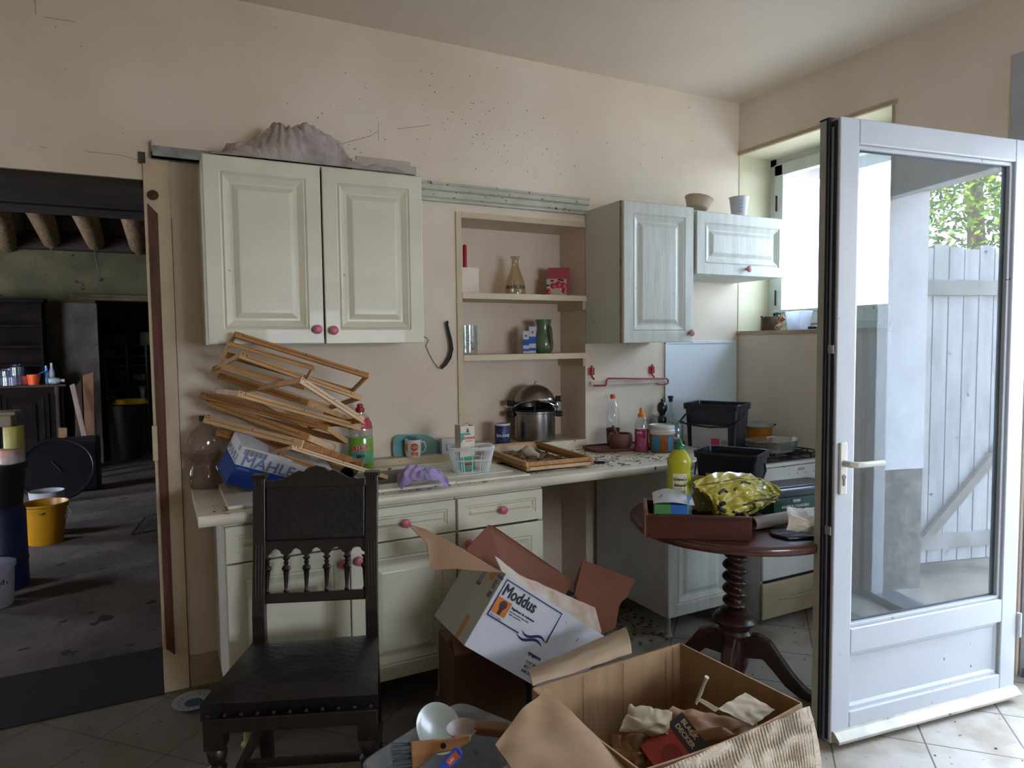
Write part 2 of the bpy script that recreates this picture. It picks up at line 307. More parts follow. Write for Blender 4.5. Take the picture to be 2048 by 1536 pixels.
# doorway jamb pieces seen in the kitchen
o = thing('door_jamb', 'peeling cream timber door jamb with bare red-brown strip beside the dark doorway', 'door jamb', (-.034, YB, 0))
MB().box((0, -.012, 0), (.10, .0, 2.29)).build('jamb_board', cream_wood, o, bevel=.003)
MB().prism([(.012, .20), (.045, .165), (.048, 2.06), (.034, 2.075), (.012, 2.10)], -.001, .010, Matrix(((1,0,0,.002),(0,0,-1,-.013),(0,1,0,0),(0,0,0,1)))).build('bare_strip', redwood, o, label='strip of bare red-brown wood where the paint is gone')
k = MB().lathe([(0, 0), (.018, 0), (.021, .004), (.016, .009), (.012, .009)], 20, Tr(.035, -.022, 2.135) @ Rx(90)); k.build('wood_knot', mat('knot', '5a3320', .8, var=.4, vs=60), o)
MB().box((-.012, -.016, 2.265), (.012, .0, 2.31)).build('hinge_plate', mat('rusty_steel', '5c544c', .6, .6, var=.3, vs=20), o)
MB().box((-.006, -.022, 1.02), (.016, -.012, 1.17)).build('strike_plate', cream_wood, o, bevel=.002)
MB().box((.098, -.006, 0), (.102, .0, 2.05)).build('crack_line', mat('dark_gap', '17130f', .9), o)
# zinc rail above the jamb
a = PY(302, 296, YB-.01); b = PY(403, 325, YB-.01)
o = MB().box((a.x, YB-.035, 2.285), (b.x+.1, YB, 2.295)).box((a.x, YB-.006, 2.285), (b.x+.1, YB-.001, 2.345)).box((a.x, YB-.035, 2.285), (b.x+.1, YB-.03, 2.315)).box((a.x, YB-.035, 2.285), (a.x+.004, YB, 2.36)).build('wall_rail', mat('zinc', '8e8f8c', .45, .7, var=.2, vs=12)); tag(o, 'short grey metal channel rail on the wall left of the cabinets', 'rail')
# baseboard
struct(box('baseboard_left', (.07, YB-.012, 0), (.40, YB, .14), mat('dirty_cream_board', 'b09c7e', .8, spot='4a3d2c', spots=.05, ss=40)))
# fly specks and cracks on the walls
sp = MB(); fr_b = Matrix(((1,0,0,0),(0,0,1,YB-.0006),(0,1,0,0),(0,0,0,1)))
for k in range(150):
    cx, cy = rnd.choice([(1000, 260), (1040, 300), (880, 210), (930, 240), (1100, 330), (700, 240), (1300, 300), (1000, 300)])
    p = PY(cx+rnd.gauss(0, 60), cy+rnd.gauss(0, 55), YB)
    if p.z > 2.37: sp.lathe([(rnd.choice([.0015, .0022, .003]), 0), (.0008, .001)], 6, Tr(p.x, YB, p.z) @ Rx(90), sx=rnd.uniform(.6, 1.4))
for pts in [[(640, 300), (740, 272), (757, 262)], [(757, 245), (757, 283)], [(795, 258), (862, 250)], [(78, 293), (95, 296)], [(170, 303), (240, 310), (285, 322)], [(70, 0), (72, 30)], [(88, 34), (150, 44)]]:
    sp.tube([PY(x, y, YB)+V((0, -.0005, 0)) for x, y in pts], .0007, 5)
sp = sp.build('wall_marks', mat('fly_dirt', '55443a', .9)); sp.parent = wb
# ---------------------------------------------------------------- niche: frame strip, shelves, sill
NX0, NX1, NZ1, NY = 1.392, 2.165, 2.152, YB+.277
niche_m = mat('niche_pink_plaster', 'd9cbb9', .85, var=.08, vs=2, bump=.2, bs=14, col2='cfbba8')
n_ = MB().box((NX0, NY-.004, 0), (NX1, NY, NZ1)).box((NX0, YB, 0), (NX0+.004, NY, NZ1)).box((NX1-.004, YB, 0), (NX1, NY, NZ1)).box((NX0, YB, NZ1-.004), (NX1, NY, NZ1)); struct(n_.build('wall_niche', niche_m))
o = MB().box((NX0-.022, YB-.012, .95), (NX0+.008, YB-.0004, NZ1+.026)).box((NX0+.008, YB-.012, NZ1-.004), (NX1-.006, YB-.0004, NZ1+.026)).build('niche_edging', cream_wood, bevel=.002); tag(o, 'cream painted wooden edging strip round the wall niche', 'trim')
shelf_m = mat('cream_shelf', 'd2c4a8', .55, var=.05, spot='5b3a20', spots=.03, ss=30)
for i, z in enumerate((1.735, 1.412)):
    o = MB().box((NX0+.0085, YB-.014, z), (NX1+.008, NY-.005, z+.032)).build('niche_shelf', shelf_m, bevel=.002)
    tag(o, ['upper cream wooden shelf in the wall niche, holding the carafe', 'lower cream wooden shelf in the wall niche, holding the green jug'][i], 'shelf', 'shelves in the niche')
    MB().box((NX1-.022, YB-.004, z-.045), (NX1-.005, NY-.005, z)).build('shelf_batten', cream_wood, o); MB().box((NX0+.004, YB+.012, z-.02), (NX0+.018, NY-.02, z)).build('shelf_batten', cream_wood, o)
struct(MB().box((NX0, YB-.01, .90), (NX1, NY-.005, .948)).build('trim_5', shelf_m, bevel=.003))
# ---------------------------------------------------------------- window in the right wall
win = struct(thing('window_1', 'white wooden casement window in the deep wall recess', 'window', (3.64, WY0, WZ0)))
del win['category']
wp = mat('white_window_paint', 'c9cfcc', .5, var=.08, vs=9, spot='5a4a3a', spots=.03, ss=40)
ww, wh = WY1-WY0, WZ1-WZ0
f_ = MB().box((-.02, 0, 0), (.05, .055, wh)).box((-.02, ww-.055, 0), (.05, ww, wh)).box((-.02, 0, wh-.05), (.05, ww, wh)).box((-.02, 0, 0), (.05, ww, .05)); f_.build('window_frame', wp, win, bevel=.004)
f_ = MB().box((-.035, .05, .05), (.02, .115, wh-.05)).box((-.035, ww-.115, .05), (.02, ww-.05, wh-.05)).box((-.035, .05, wh-.12), (.02, ww-.05, wh-.045)).box((-.035, .05, .045), (.02, ww-.05, .135)).box((-.045, .05, .12), (-.03, ww-.05, .14)); f_.build('casement', wp, win, bevel=.004)
MB().box((-.012, .11, .13), (-.008, ww-.11, wh-.12)).build('pane', glass('window_glass', (.9, .95, 1), fac=.02, milk=.10, milkcol='dde6f0'), win)
MB().box((-.045, ww-.075, .17), (-.035, ww-.068, .27)).box((-.045, ww-.075, .78), (-.035, ww-.068, .88)).build('hinge', mat('rusty_steel', '5c544c'), win)
# recess linings (pale), a little proud of the masonry
struct(MB().box((XR+.005, WY1-.004, WZ0+.002), (3.62, WY1, WZ1)).box((XR+.005, WY0, WZ1-.004), (3.62, WY1-.004, WZ1)).box((XR+.005, WY0, WZ0), (3.62, WY0+.004, WZ1-.004)).box((XR+.03, WY0+.004, WZ0), (3.62, WY1-.004, WZ0+.004)).build('wall_recess', plaster_rev))
struct(MB().box((XR-.008, WY0-.03, WZ1-.002), (XR+.012, WY1, WZ1+.02)).box((XR-.008, WY0-.03, WZ0-.02), (XR+.012, WY1, WZ0+.004)).box((XR-.006, WY0-.02, WZ0), (XR+.01, WY0, WZ1+.02)).build('trim_6', mat('grimy_cream_wood', 'b7a184', .7, spot='5b3a20', spots=.05, ss=25), bevel=.002))
struct(MB().box((XR-.004, DY0, DZ1-.02), (XR, 1.69, 2.725)).build('trim_7', mat('bluish_new_plaster', 'a9a9ae', .8, var=.06, bump=.2)))
# unseen window added behind the camera for frontal fill light, open hole, simple frame
rw = struct(thing('window_fill', 'plain white window behind the viewer, added for fill light', 'window', (1.1, -2.9, 1.0))); del rw['category']
MB().box((0, -.03, 0), (.06, .03, 1.0)).box((1.54, -.03, 0), (1.6, .03, 1.0)).box((.06, -.03, 0), (1.54, .03, .06)).box((.06, -.03, .94), (1.54, .03, 1.0)).build('window_frame', wp, rw)  # frame of the added fill window
# ---------------------------------------------------------------- doorway frame and the opened glazed door
pvc = mat('white_upvc', 'b6bcc2', .32, var=.03, vs=4, spot='4d4334', spots=.012, ss=38)
pvc_edge = mat('dull_grey_upvc', 'aeb3ae', .45, var=.1, vs=8)
alu = mat('brushed_grey_alu', '8b929b', .35, .6, var=.1)
rub = mat('black_rubber', '15171d', .6)
dfm = struct(thing('door_frame', 'white plastic frame of the glazed outside door', 'door frame', (3.40, DY0, 0))); del dfm['category']
MB().box((-.05, 1.12, 0), (.03, 1.215, 2.35)).box((-.05, 0.02, 0), (.03, .09, 2.35)).box((-.05, .02, 2.28), (.03, 1.215, 2.35)).build('frame_profile', pvc, dfm, bevel=.006)
MB().box((-.035, 1.10, 0), (-.02, 1.12, 2.33)).box((-.01, 1.105, 0), (.005, 1.12, 2.33)).build('seal', rub, dfm)
MB().box((-.06, .03, 0), (.12, 1.20, .028)).box((-.06, .03, .028), (-.05, 1.20, .04)).build('threshold', alu, dfm, bevel=.003)
# door leaf: local x from free edge to hinge, y through the leaf (front face at y=0, towards the room), z up
DF = V((2.146, 1.628, .012)); DH = V((3.116, 1.500, .012))
leaf = thing('glazed_door', 'open white plastic outside door with large glass pane and solid lower panel', 'door', rot=fr(DF, DH-DF, V((0, 0, 1)).cross(DH-DF)).to_3x3(), loc=DF)
LW, LH, ST = (DH-DF).length, 2.27, .088
fp = MB()
def prof(a, b): fp.box((a[0], 0, a[1]), (b[0], .062, b[1]))
prof((0, 0), (ST, LH)); prof((LW-ST, 0), (LW, LH)); prof((ST, LH-ST), (LW-ST, LH)); prof((ST, .325), (LW-ST, .42)); prof((ST, .02), (LW-ST, .105))
fp.build('leaf_frame', pvc, leaf, bevel=.005, seg=3)
# glazing beads
gb = MB(); x0, x1, z0, z1 = ST, LW-ST, .42, LH-ST
for a, b in [((x0, .012, z0), (x0+.014, .03, z1)), ((x1-.014, .012, z0), (x1, .03, z1)), ((x0, .012, z0), (x1, .03, z0+.014)), ((x0, .012, z1-.014), (x1, .03, z1))]: gb.box(a, b)
gb.build('glazing_bead', pvc, leaf, bevel=.003)
sg = MB()
for a, b in [((x0, .030, z0), (x0+.018, .036, z1)), ((x1-.018, .030, z0), (x1, .036, z1)), ((x0, .030, z0), (x1, .036, z0+.018)), ((x0, .030, z1-.018), (x1, .036, z1))]: sg.box(a, b)
sg.build('glazing_seal', rub, leaf)
MB().box((x0+.008, .029, z0+.008), (x1-.008, .030, z1-.008)).build('pane', glass('door_glass', (.80, .86, .87), fac=.03, milk=.10, milkcol='aeb9c4'), leaf)
MB().rings(LW-2*ST, .22, [(0, 0), (.012, 0), (.022, -.008), (.03, -.008)], .03, fr((ST, .012, .105), (1, 0, 0), (0, 0, 1))).build('lower_panel', pvc, leaf)
MB().box((ST, .012, .105), (ST+.012, .02, .325)).box((LW-ST-.012, .012, .105), (LW-ST, .02, .325)).build('panel_bead', pvc_edge, leaf)
MB().prism([(0, 0), (-.035, 0), (-.038, .012), (-.012, .034), (0, .036)], .005, LW-.005, Matrix(((0,0,1,0),(1,0,0,0),(0,1,0,.012),(0,0,0,1)))).build('drip_rail', mat('dirty_white_alu', 'bdbaa9', .4, var=.15, vs=12, spot='5d4a30', spots=.05, ss=30), leaf, bevel=.002)
ed = MB().box((-.012, .050, 0), (0, .082, LH+.004)).box((-.004, .040, 0), (.002, .062, LH)); ed.build('rebate_flange', pvc_edge, leaf)
MB().box((-.014, .040, 0), (-.0005, .050, LH+.002)).box((-.014, .040, LH), (LW, .082, LH+.006)).build('edge_gasket', rub, leaf)
MB().box((-.003, .012, .01), (.0, .040, LH-.01)).build('lock_rail', mat('dark_lock_groove', '23232a', .5, .3), leaf)
MB().box((-.006, .026, .01), (-.001, .034, LH-.03)).build('lock_bar', alu, leaf)
for z in (.78, 1.44):
    MB().box((-.0075, .010, z), (-.003, .036, z+.03)).build('lock_keep', mat('steel_plate', 'b9bab6', .4, .5), leaf)
hx, hz = .030, 1.045
h = MB().box((hx-.016, -.012, hz-.115), (hx+.016, 0, hz+.075)).build('handle_plate', mat('cream_white_metal', 'd0d2c8', .35), leaf, bevel=.004)
MB().tube([(hx, -.010, hz), (hx, -.045, hz), (hx+.012, -.056, hz), (hx+.05, -.058, hz-.001), (hx+.135, -.058, hz)], [.012, .011, .011, .0105, .0105], 12).build('door_handle', mat('cream_white_metal', 'd0d2c8', .3), leaf, smooth=True)
MB().lathe([(.0085, 0), (.0085, .004)], 16, Tr(hx, -.012, hz-.05) @ Rx(90)).box((hx-.004, -.0155, hz-.082), (hx+.004, -.012, hz-.052)).build('lock_cylinder', mat('satin_nickel', '9a928c', .3, .9), leaf, bevel=.001)
MB().tube([(LW+.012, -.004, .25), (LW+.012, -.004, .35)], .009, 10).tube([(LW+.012, -.004, 1.95), (LW+.012, -.004, 2.05)], .009, 10).build('door_hinge', pvc, leaf)
# wisps of cobweb hanging off the door hinge side
# ---------------------------------------------------------------- outside: yard, open plank gate leaf, neighbour wall, trees
struct(box('ground_yard', (3.76, -14, -.5), (24, 14, -.12), mat('yard_gravel', 'a89f94', .95, var=.25, vs=6, bump=.5, bs=30)))
struct(MB().box((3.75, DY0-.3, -.14), (4.9, DY1+.3, -.06)).build('doorstep_slab', mat('pale_stone', 'a39b8c', .9, var=.2)))
gw = mat('weathered_white_boards', 'b7bbbf', .85, var=.15, vs=6, spot='5b5148', spots=.06, ss=18, stretch=(4, 4, .6))
gt = thing('plank_gate', 'weathered whitish plank gate with Z brace standing open outside', 'gate', (3.98, .06, 0))
for k in range(8):
    MB().box((k*.118, 0, .03), (k*.118+.112, .025, 2.08+.012*((k*5) % 3))).build('plank', gw, gt, bevel=.003)
MB().box((.0, .025, 1.78), (.94, .05, 1.88)).box((.0, .025, .12), (.94, .05, .22)).build('ledger', mat('pale_ledger', 'a6a5a3', .9, var=.2), gt, bevel=.003)
MB().slab([(.04, .05, .22), (.13, .05, .22), (.90, .05, 1.0), (.82, .05, 1.0)], .025).build('brace', mat('grey_brown_board', '8a8580', .9), gt)
struct(box('wall_yard', (3.79, -.42, -.12), (13, -.28, 1.1), mat('mossy_stone', '76766a', .95, var=.3, vs=5, bump=1, bs=14)))
# eave, trees outside
o = MB().box((3.76, -3, 2.60), (4.05, 5, 2.68)).build('eave_board', mat('grey_eave', '6a6258', .9, var=.2), bevel=.004); tag(o, 'grey timber eave over the outside doorway, mirrored in the door glass', 'eave')
def tree(name, lab, cat, c, r, trunk, n, cols, seed, ls=.11, group=None):
    t = thing(name, lab, cat, (c[0], c[1], -.12), group=group); q = random.Random(seed); m_ = MB()
    for k in range(n):
        u = V((q.gauss(0, 1), q.gauss(0, 1), q.gauss(0, 1))).normalized()*(q.random()**.4)
        p = V((u.x*r[0], u.y*r[1], u.z*r[2]+c[2]+.12)); p += V((nz(*(p*1.3)), nz(*(p*1.3+V((5,5,5)))), 0))*.5
        a = V((q.gauss(0,1), q.gauss(0,1), q.gauss(0,.6))).normalized()*ls*q.uniform(.6, 1.3); b = a.cross(V((q.gauss(0,1), q.gauss(0,1), q.gauss(0,1)))).normalized()*ls*.35
        m_.mi = q.randrange(len(cols)); m_.add([p-a, p+b, p+a, p-b], [(0, 1, 2, 3)])
    m_.mi = 0; m_.build('foliage', cols, t)
    if trunk: MB().tube([(0, 0, 0), (.1, .05, c[2]*.5), (0, 0, c[2]+.2)], [trunk, trunk*.8, trunk*.4], 8).build('trunk', mat('bark', '5b4a3a', .9, bump=.6), t, smooth=True)
    return t
def leafm(n, c):
    m = mat(n, c, .5, var=.15, vs=3)
    return m
lg, lm, ld = leafm('leaf_light', '93b02c'), leafm('leaf_mid', '5f8a24'), leafm('leaf_dark', '35561f')
tree('garden_tree', 'sunlit leafy tree beyond the plank gate, mirrored in the door glass', 'tree', (8.6, -4.0, 4.3), (2.6, 2.4, 2.1), .16, 15000, [lg, lm, lm, ld], 3, .065)
tree('garden_tree', 'lower dark green bush mass behind the plank gate', 'tree', (5.9, -2.3, .95), (.95, .8, 1.05), .05, 5000, [lm, ld], 8, .06)
tree('garden_bush', 'green shrub growing outside between doorway and gate', 'bush', (4.6, -1.1, .6), (.6, .5, .75), 0, 700, [lm, ld, lg], 11, .05)

# ================================================================ kitchen cabinets
cab = mat('cream_cabinet_paint', 'cfccb6', .42, var=.05, vs=5, spot='5d4a33', spots=.006, ss=30, coat=.1)
cabw = mat('white_grain_cabinet', 'cdd0c6', .45, var=.08, vs=6, bump=.15, bs=30, stretch=(5, 5, .5), spot='5d4a33', spots=.006, ss=30)
cabs = mat('cabinet_side_panel', 'c9cabf', .5, var=.05, vs=3, spot='5d4a33', spots=.012, ss=26)
cabd = mat('cabinet_inside', '6f675a', .8)
pink = mat('pink_plastic_knob', 'bd5f76', .35, var=.05)
pink2 = mat('faded_pink_knob', 'b97c78', .5, var=.1)
PROF = [(0, -.003), (.003, 0), (.058, 0), (.064, -.005), (.070, -.001), (.076, -.004), (.094, -.012), (.103, -.012), (.122, -.003), (.126, -.002)]
PROFS = [(0, -.003), (.003, 0), (.034, 0), (.038, -.004), (.044, -.004), (.05, -.009), (.056, -.009), (.064, -.003), (.068, -.002)]
def door(parent, x, y, z, w_, h_, knob, m=None, prof=PROF, kn='knob', name='door', km=None, tilt=0):
    """front panel: lower-left corner x, z in the plane y, facing -y; knob (dx, dz) or None"""
    d = MB().rings(w_, h_, prof, .019, fr((0, 0, 0), (1, 0, 0), (0, 0, 1))).build(name, m or cab, parent)
    d.location = (x, y-.0195, z); d.rotation_euler = (0, 0, R(tilt))
    if knob:
        k = MB().lathe([(.007, 0), (.007, .012), (.010, .014), (.0175, .018), (.019, .023), (.018, .028), (.013, .031), (.004, .032)], 20, Tr(knob[0], 0, knob[1]) @ Rx(90)).build(kn, km or pink, d, smooth=True)
    return d
def carcass(parent, w_, d, h_, m, th=.018, shelf=True, top=True):
    b = MB().box((0, 0, 0), (th, d, h_)).box((w_-th, 0, 0), (w_, d, h_)).box((th, 0, 0), (w_-th, d, th))
    b.box((th, 0, h_-th), (w_-th, d if top else .05, h_)).box((th, d-.006, th), (w_-th, d, h_-th))
    if shelf: b.box((th, .02, h_*.5), (w_-th, d-.01, h_*.5+th))
    return b.build('carcass', m, parent, bevel=.0012)
UY = 2.905
# left double wall unit
u = thing('wall_cabinet', 'cream double-door wall cabinet with pink knobs, left of the niche', 'cabinet', (.172, UY+.02, 1.508))
carcass(u, .885, YB-UY-.025, .74, cabs)
door(u, 0, -.001, .002, .445, .732, (.445-.030, .058)); door(u, .452, -.001, .0, .432, .732, (.030, .056), tilt=-1.2)
# right tall wall unit and flap unit
u = thing('wall_cabinet', 'single-door whitish wall cabinet right of the niche, grey side panel facing left', 'cabinet', (2.160, UY+.02, 1.497))
carcass(u, .478, YB-UY-.025, .742, cabs); door(u, .002, -.001, .0, .474, .738, (.474-.030, .052), cabw, km=pink2)
MB().box((-.002, -.004, 0), (.004, .01, .74)).build('edge_strip', mat('worn_brown_edge', 'a08a66', .6, var=.3, vs=20), u)
u = thing('flap_cabinet', 'small lift-up flap wall cabinet by the window, one knob low in the middle', 'cabinet', (2.652, UY+.02, 1.872))
carcass(u, .66, YB-UY-.025, .355, cabs, shelf=False); door(u, .004, -.004, .002, .70, .346, (.375, .040), cabw, km=pink2)
# cornice between the cabinets
a = PY(842, 362, YB); b = PY(1210, 415, YB)
co = MB().prism([(0, 0), (-.022, 0), (-.022, .012), (-.032, .02), (-.036, .045), (-.05, .052), (-.05, .072), (-.056, .078), (-.056, .088), (0, .088)], 1.06, 2.162, Matrix(((0,0,1,0),(1,0,0,YB-.001),(0,1,0,2.218),(0,0,0,1)))).build('cornice_moulding', mat('dirty_cornice', 'b9b8a6', .5, var=.12, vs=8, spot='4a3622', spots=.10, ss=45), bevel=.001); tag(co, 'long moulded cornice strip above the niche, fly-spotted', 'cornice')
# worktop
CT = .905; CF = 2.60
wt_m = mat('cream_worktop', 'cfc8b4', .38, var=.08, vs=5, spot='5a4026', spots=.05, ss=22)
pr = [(0, 0), (-.012, -.002), (-.02, -.010), (-.022, -.020), (-.020, -.032), (-.014, -.040), (-.004, -.044), (.02, -.044), (.03, -.036), (YB-CF-.024, -.036), (YB-CF-.024, 0)]
TW = Matrix(((0,0,1,0),(1,0,0,CF+.022),(0,1,0,CT),(0,0,0,1)))
BX0, BX1, BYF, BYB = .45, 1.10, .140, .475        # hole for the sink basin (x, and y from the prism origin)
pf = pr[:9]+[(BYF, -.036), (BYF, 0)]
tb_ = MB().prism(pr, .10, BX0, TW).prism(pf, BX0, BX1, TW).prism([(BYB, -.036), (YB-CF-.024, -.036), (YB-CF-.024, 0), (BYB, 0)], BX0, BX1, TW).prism(pr, BX1, 2.665, TW)
top = tb_.build('worktop', wt_m, smooth=30); tag(top, 'long cream rounded-edge kitchen worktop littered with dirt', 'worktop')
o = MB().box((2.50, CF-.028, CT-.17), (2.664, CF-.020, CT-.046)).box((2.667, CF-.028, CT-.20), (2.673, YB-.03, CT-.004)).box((2.664, CF-.028, CT-.17), (2.667, CF-.020, CT-.046)).build('worktop_end_panel', mat('brown_chipboard', '6a5145', .8, var=.2, vs=5, stretch=(1, 1, 8)))
tag(o, 'brown warped chipboard panel under the right end of the worktop', 'panel')
o = MB().box((.78, YB-.075, CT), (1.388, YB-.004, CT+.042)).build('wall_ledge', cream_wood, bevel=.003); tag(o, 'narrow painted ledge along the wall behind the sink', 'ledge')
# sink unit
snk_m = mat('cream_enamel', 'd6d2c2', .25, var=.06, vs=6, spot='6a5236', spots=.05, ss=28, coat=.3)
sk = thing('kitchen_sink', 'cream enamel sink with ribbed drainer set into the worktop', 'sink', (.20, CF+.055, CT))
q0, q1, y0_, y1_ = BX0-.20, BX1-.20, BYF-.033, BYB-.033
s_ = MB().box((0, 0, 0), (q0, .50, .014)).box((q0, 0, 0), (q1, y0_, .014)).box((q0, y1_, 0), (q1, .50, .014)).box((q1, 0, 0), (1.26, .50, .012)); s_.build('sink_rim', snk_m, sk, bevel=.006, seg=3)
MB().box((q0, y0_, -.155), (q0+.008, y1_, .006)).box((q1-.008, y0_, -.155), (q1, y1_, .006)).box((q0, y0_, -.155), (q1, y0_+.008, .006)).box((q0, y1_-.008, -.155), (q1, y1_, .006)).box((q0, y0_, -.16), (q1, y1_, -.15)).build('basin', mat('grimy_basin', '9a948a', .4, var=.2, vs=6), sk)
MB().lathe([(.03, 0), (.03, .004), (.015, .004), (.012, -.002), (0, -.002)], 20, Tr((q0+q1)/2, (y0_+y1_)/2, -.15)).build('drain', mat('dull_steel', '55565a', .5, .6), sk, smooth=40)
d_ = MB()
for k in range(12): d_.box((.83+.0, .09+k*.032, .012), (1.22, .105+k*.032, .017))
d_.build('drainer_ribs', snk_m, sk, bevel=.003)
# base units
def leg(parent, x, y, h_, m=None):
    MB().lathe([(.026, 0), (.026, .006), (.016, .012), (.014, h_-.03), (.022, h_-.012), (.022, h_)], 14, Tr(x, y, -h_)).build('leg', m or mat('cream_plastic_leg', 'b9ad86', .5, var=.2, vs=20), parent, smooth=True)
BY = 2.625; BZ = .14; BH = CT-.044-BZ
b1 = thing('base_cabinet', 'cream base cabinet under the sink, two doors with a drawer row, behind the chair', 'cabinet', (.184, BY+.02, BZ))
carcass(b1, .90, YB-BY-.06, BH, cabs, top=False)
DRH = .135
def dr(par, x, w_, kx=None, km=None): return door(par, x, 0, BH-DRH-.012, w_, DRH, (kx if kx is not None else w_/2, DRH/2), prof=PROFS, name='drawer', km=km)
dr(b1, .002, .445); dr(b1, .452, .445)
door(b1, .002, 0, 0, .445, BH-DRH-.018, (.415, BH-DRH-.07)); door(b1, .452, 0, 0, .445, BH-DRH-.018, (.03, BH-DRH-.07))
for x, y in ((.06, .03), (.84, .03), (.06, .5), (.84, .5)): leg(b1, x, y, BZ-.001)
b2 = thing('base_cabinet', 'narrower cream base cabinet with one drawer and door, behind the white carton', 'cabinet', (1.088, BY+.02, BZ))
carcass(b2, .42, YB-BY-.06, BH, cabs, top=False); dr(b2, .004, .412); door(b2, .004, -.004, 0, .412, BH-DRH-.02, (.038, BH-DRH-.065))
for x, y in ((.05, .03), (.37, .03), (.05, .5), (.37, .5)): leg(b2, x, y, BZ-.001)
b3 = thing('base_cabinet', 'lone white base cabinet under the right end of the worktop, beside the stove', 'cabinet', (2.203, BY-.005, BZ-.02))
bh3 = CT-.044-BZ+.02
carcass(b3, .45, .60, bh3, mat('plain_white_panel', 'c9cbc9', .5, var=.05)); door(b3, .002, 0, 0, .446, bh3-.01, None, cabw)  # carcass in one even white
for x, y in ((.05, .04), (.40, .04), (.05, .54), (.40, .54)): leg(b3, x, y, BZ-.021, mat('grey_white_leg', 'a9a99e', .5))
# grey sheet behind the worktop and towel rail
o = MB().box((2.735, YB-.012, .92), (3.318, YB-.002, 1.500)).box((2.735, YB-.016, 1.488), (3.318, YB-.001, 1.506)).build('splashback_sheet', mat('pale_blue_grey_sheet', 'd0d6da', .35, var=.05, vs=2, spot='3c3630', spots=.02, ss=50), bevel=.001); tag(o, 'pale blue-grey metal splashback sheet on the wall in the corner', 'splashback')
rr = mat('red_enamel_wire', 'a3202c', .35)
tr_ = thing('towel_rail', 'red wire towel rail with square mounts and white strip, right of the niche', 'towel rail', PY(1185, 765, YB-.002))
p = lambda x, y, o=0: PY(x, y, YB-.03-o) - PY(1185, 765, YB-.002)
MB().tube([p(1188, 771), p(1211, 771), p(1213, 768), p(1213, 760), p(1217, 757), p(1333, 757), p(1336, 760), p(1336, 766), p(1333, 768), p(1316, 768)], .0052, 8).build('rail', rr, tr_, smooth=True)
for cx, cy in ((1188, 743), (1309, 740)):
    q = p(cx, cy); MB().box((q.x-.022, -.004, q.z-.021), (q.x+.022, .001, q.z+.021)).build('mount', rr, tr_, bevel=.006)
    MB().tube([(q.x, -.008, q.z+.034), (q.x, -.008, q.z-.03), (q.x, -.028, q.z-.045)], .0055, 8).build('hook_wire', rr, tr_, smooth=True)
q = p(1185, 768); q2 = p(1334, 765); MB().box((q.x, -.016, q.z-.010), (q2.x, .001, q.z+.014)).build('backing_strip', mat('dirty_white_strip', 'cfc6b6', .6), tr_)
# strap and cord on the wall left of the niche
o = thing('hanging_strap', 'curved black strap with thin brown cord hanging on the wall left of the niche', 'strap', PY(893, 645, YB-.01))
O_ = PY(893, 645, YB-.01); c = [PY(x, y, YB-.02)-O_ for x, y in ((893, 645), (896, 660), (901, 680), (903, 698), (899, 715), (891, 728), (883, 736))]
MB().tube(c, [.008, .009, .010, .011, .011, .010, .008], 8).build('strap', mat('black_leather', '1d1a1b', .4), o, smooth=True)
c = [PY(x, y, YB-.008)-O_ for x, y in ((846, 673), (853, 675), (857, 681), (852, 692), (858, 707), (866, 722), (875, 735), (884, 738), (890, 722))]
MB().tube(c, .0016, 5).build('cord', mat('brown_cord', '4a3220', .7), o); MB().lathe([(.004, 0), (.009, .01), (.004, .015)], 10, Rx(90)).build('wall_hook', mat('black_iron', '1c1b1c', .4), o)

# ================================================================ stove
st = thing('gas_stove', 'white gas stove with black hob beside the open glazed door', 'stove', (2.715, 2.47, 0))
stw = mat('stove_white', 'b9bab4', .35, var=.04, spot='4a3a2a', spots=.01)
stb = mat('stove_beige_drawer', 'a89c7e', .5, var=.1)
MB().box((0, .02, .05), (.58, .60, .845)).build('stove_body', stw, st, bevel=.006)
MB().box((0, .0, .765), (.58, .03, .845)).build('control_panel', stw, st, bevel=.006)
MB().box((0, .0, .26), (.58, .022, .755)).build('oven_door', stw, st, bevel=.006)
MB().box((.0, .0, .055), (.58, .022, .245)).build('lower_drawer', stb, st, bevel=.006); MB().box((.02, .004, .247), (.56, .018, .258)).build('drawer_gap', mat('black_gap', '101010', .9), st)
MB().tube([(.12, .002, .15), (.22, -.008, .145), (.36, -.008, .15), (.46, .002, .16)], .006, 8).build('drawer_grip', stb, st)
MB().box((0, .0, .848), (.58, .60, .866)).build('hob_edge', stw, st, bevel=.004)
MB().box((.02, .03, .866), (.56, .58, .872)).build('hob', mat('black_enamel', '131317', .25, coat=.5), st, bevel=.002)
for x, y in ((.16, .17), (.42, .17), (.16, .43), (.42, .43)):
    MB().lathe([(.045, 0), (.045, .01), (.03, .016), (.0, .016)], 20, Tr(x, y, .872)).build('burner', mat('burner_cap', '202020', .5), st, smooth=True)
gr = MB()
for x in (.16, .42):
    for y in (.17, .43):
        gr.tube([(x-.11, y, .888), (x+.11, y, .888)], .004, 6).tube([(x, y-.11, .888), (x, y+.11, .888)], .004, 6).tube([(x+.11*cos(a*pi/8), y+.11*sin(a*pi/8), .888) for a in range(16)], .004, 6, True)
        for a in range(4): gr.tube([(x+.11*cos(a*pi/2), y+.11*sin(a*pi/2), .888), (x+.11*cos(a*pi/2), y+.11*sin(a*pi/2), .872)], .004, 6)
gr.build('pan_grate', mat('black_iron', '1c1b1c', .4), st)
mk = MB(); F0 = fr((0, -.0005, 0), (1, 0, 0), (0, 0, 1))
for k in range(6): mk.text("o-", .012, F0 @ Tr(.18+k*.062, .80))
for k in range(2): mk.box((.25, -.0008, .826-k*.007), (.30, 0, .829-k*.007))
mk.build('control_marks', mat('dark_print', '34322f', .6), st)

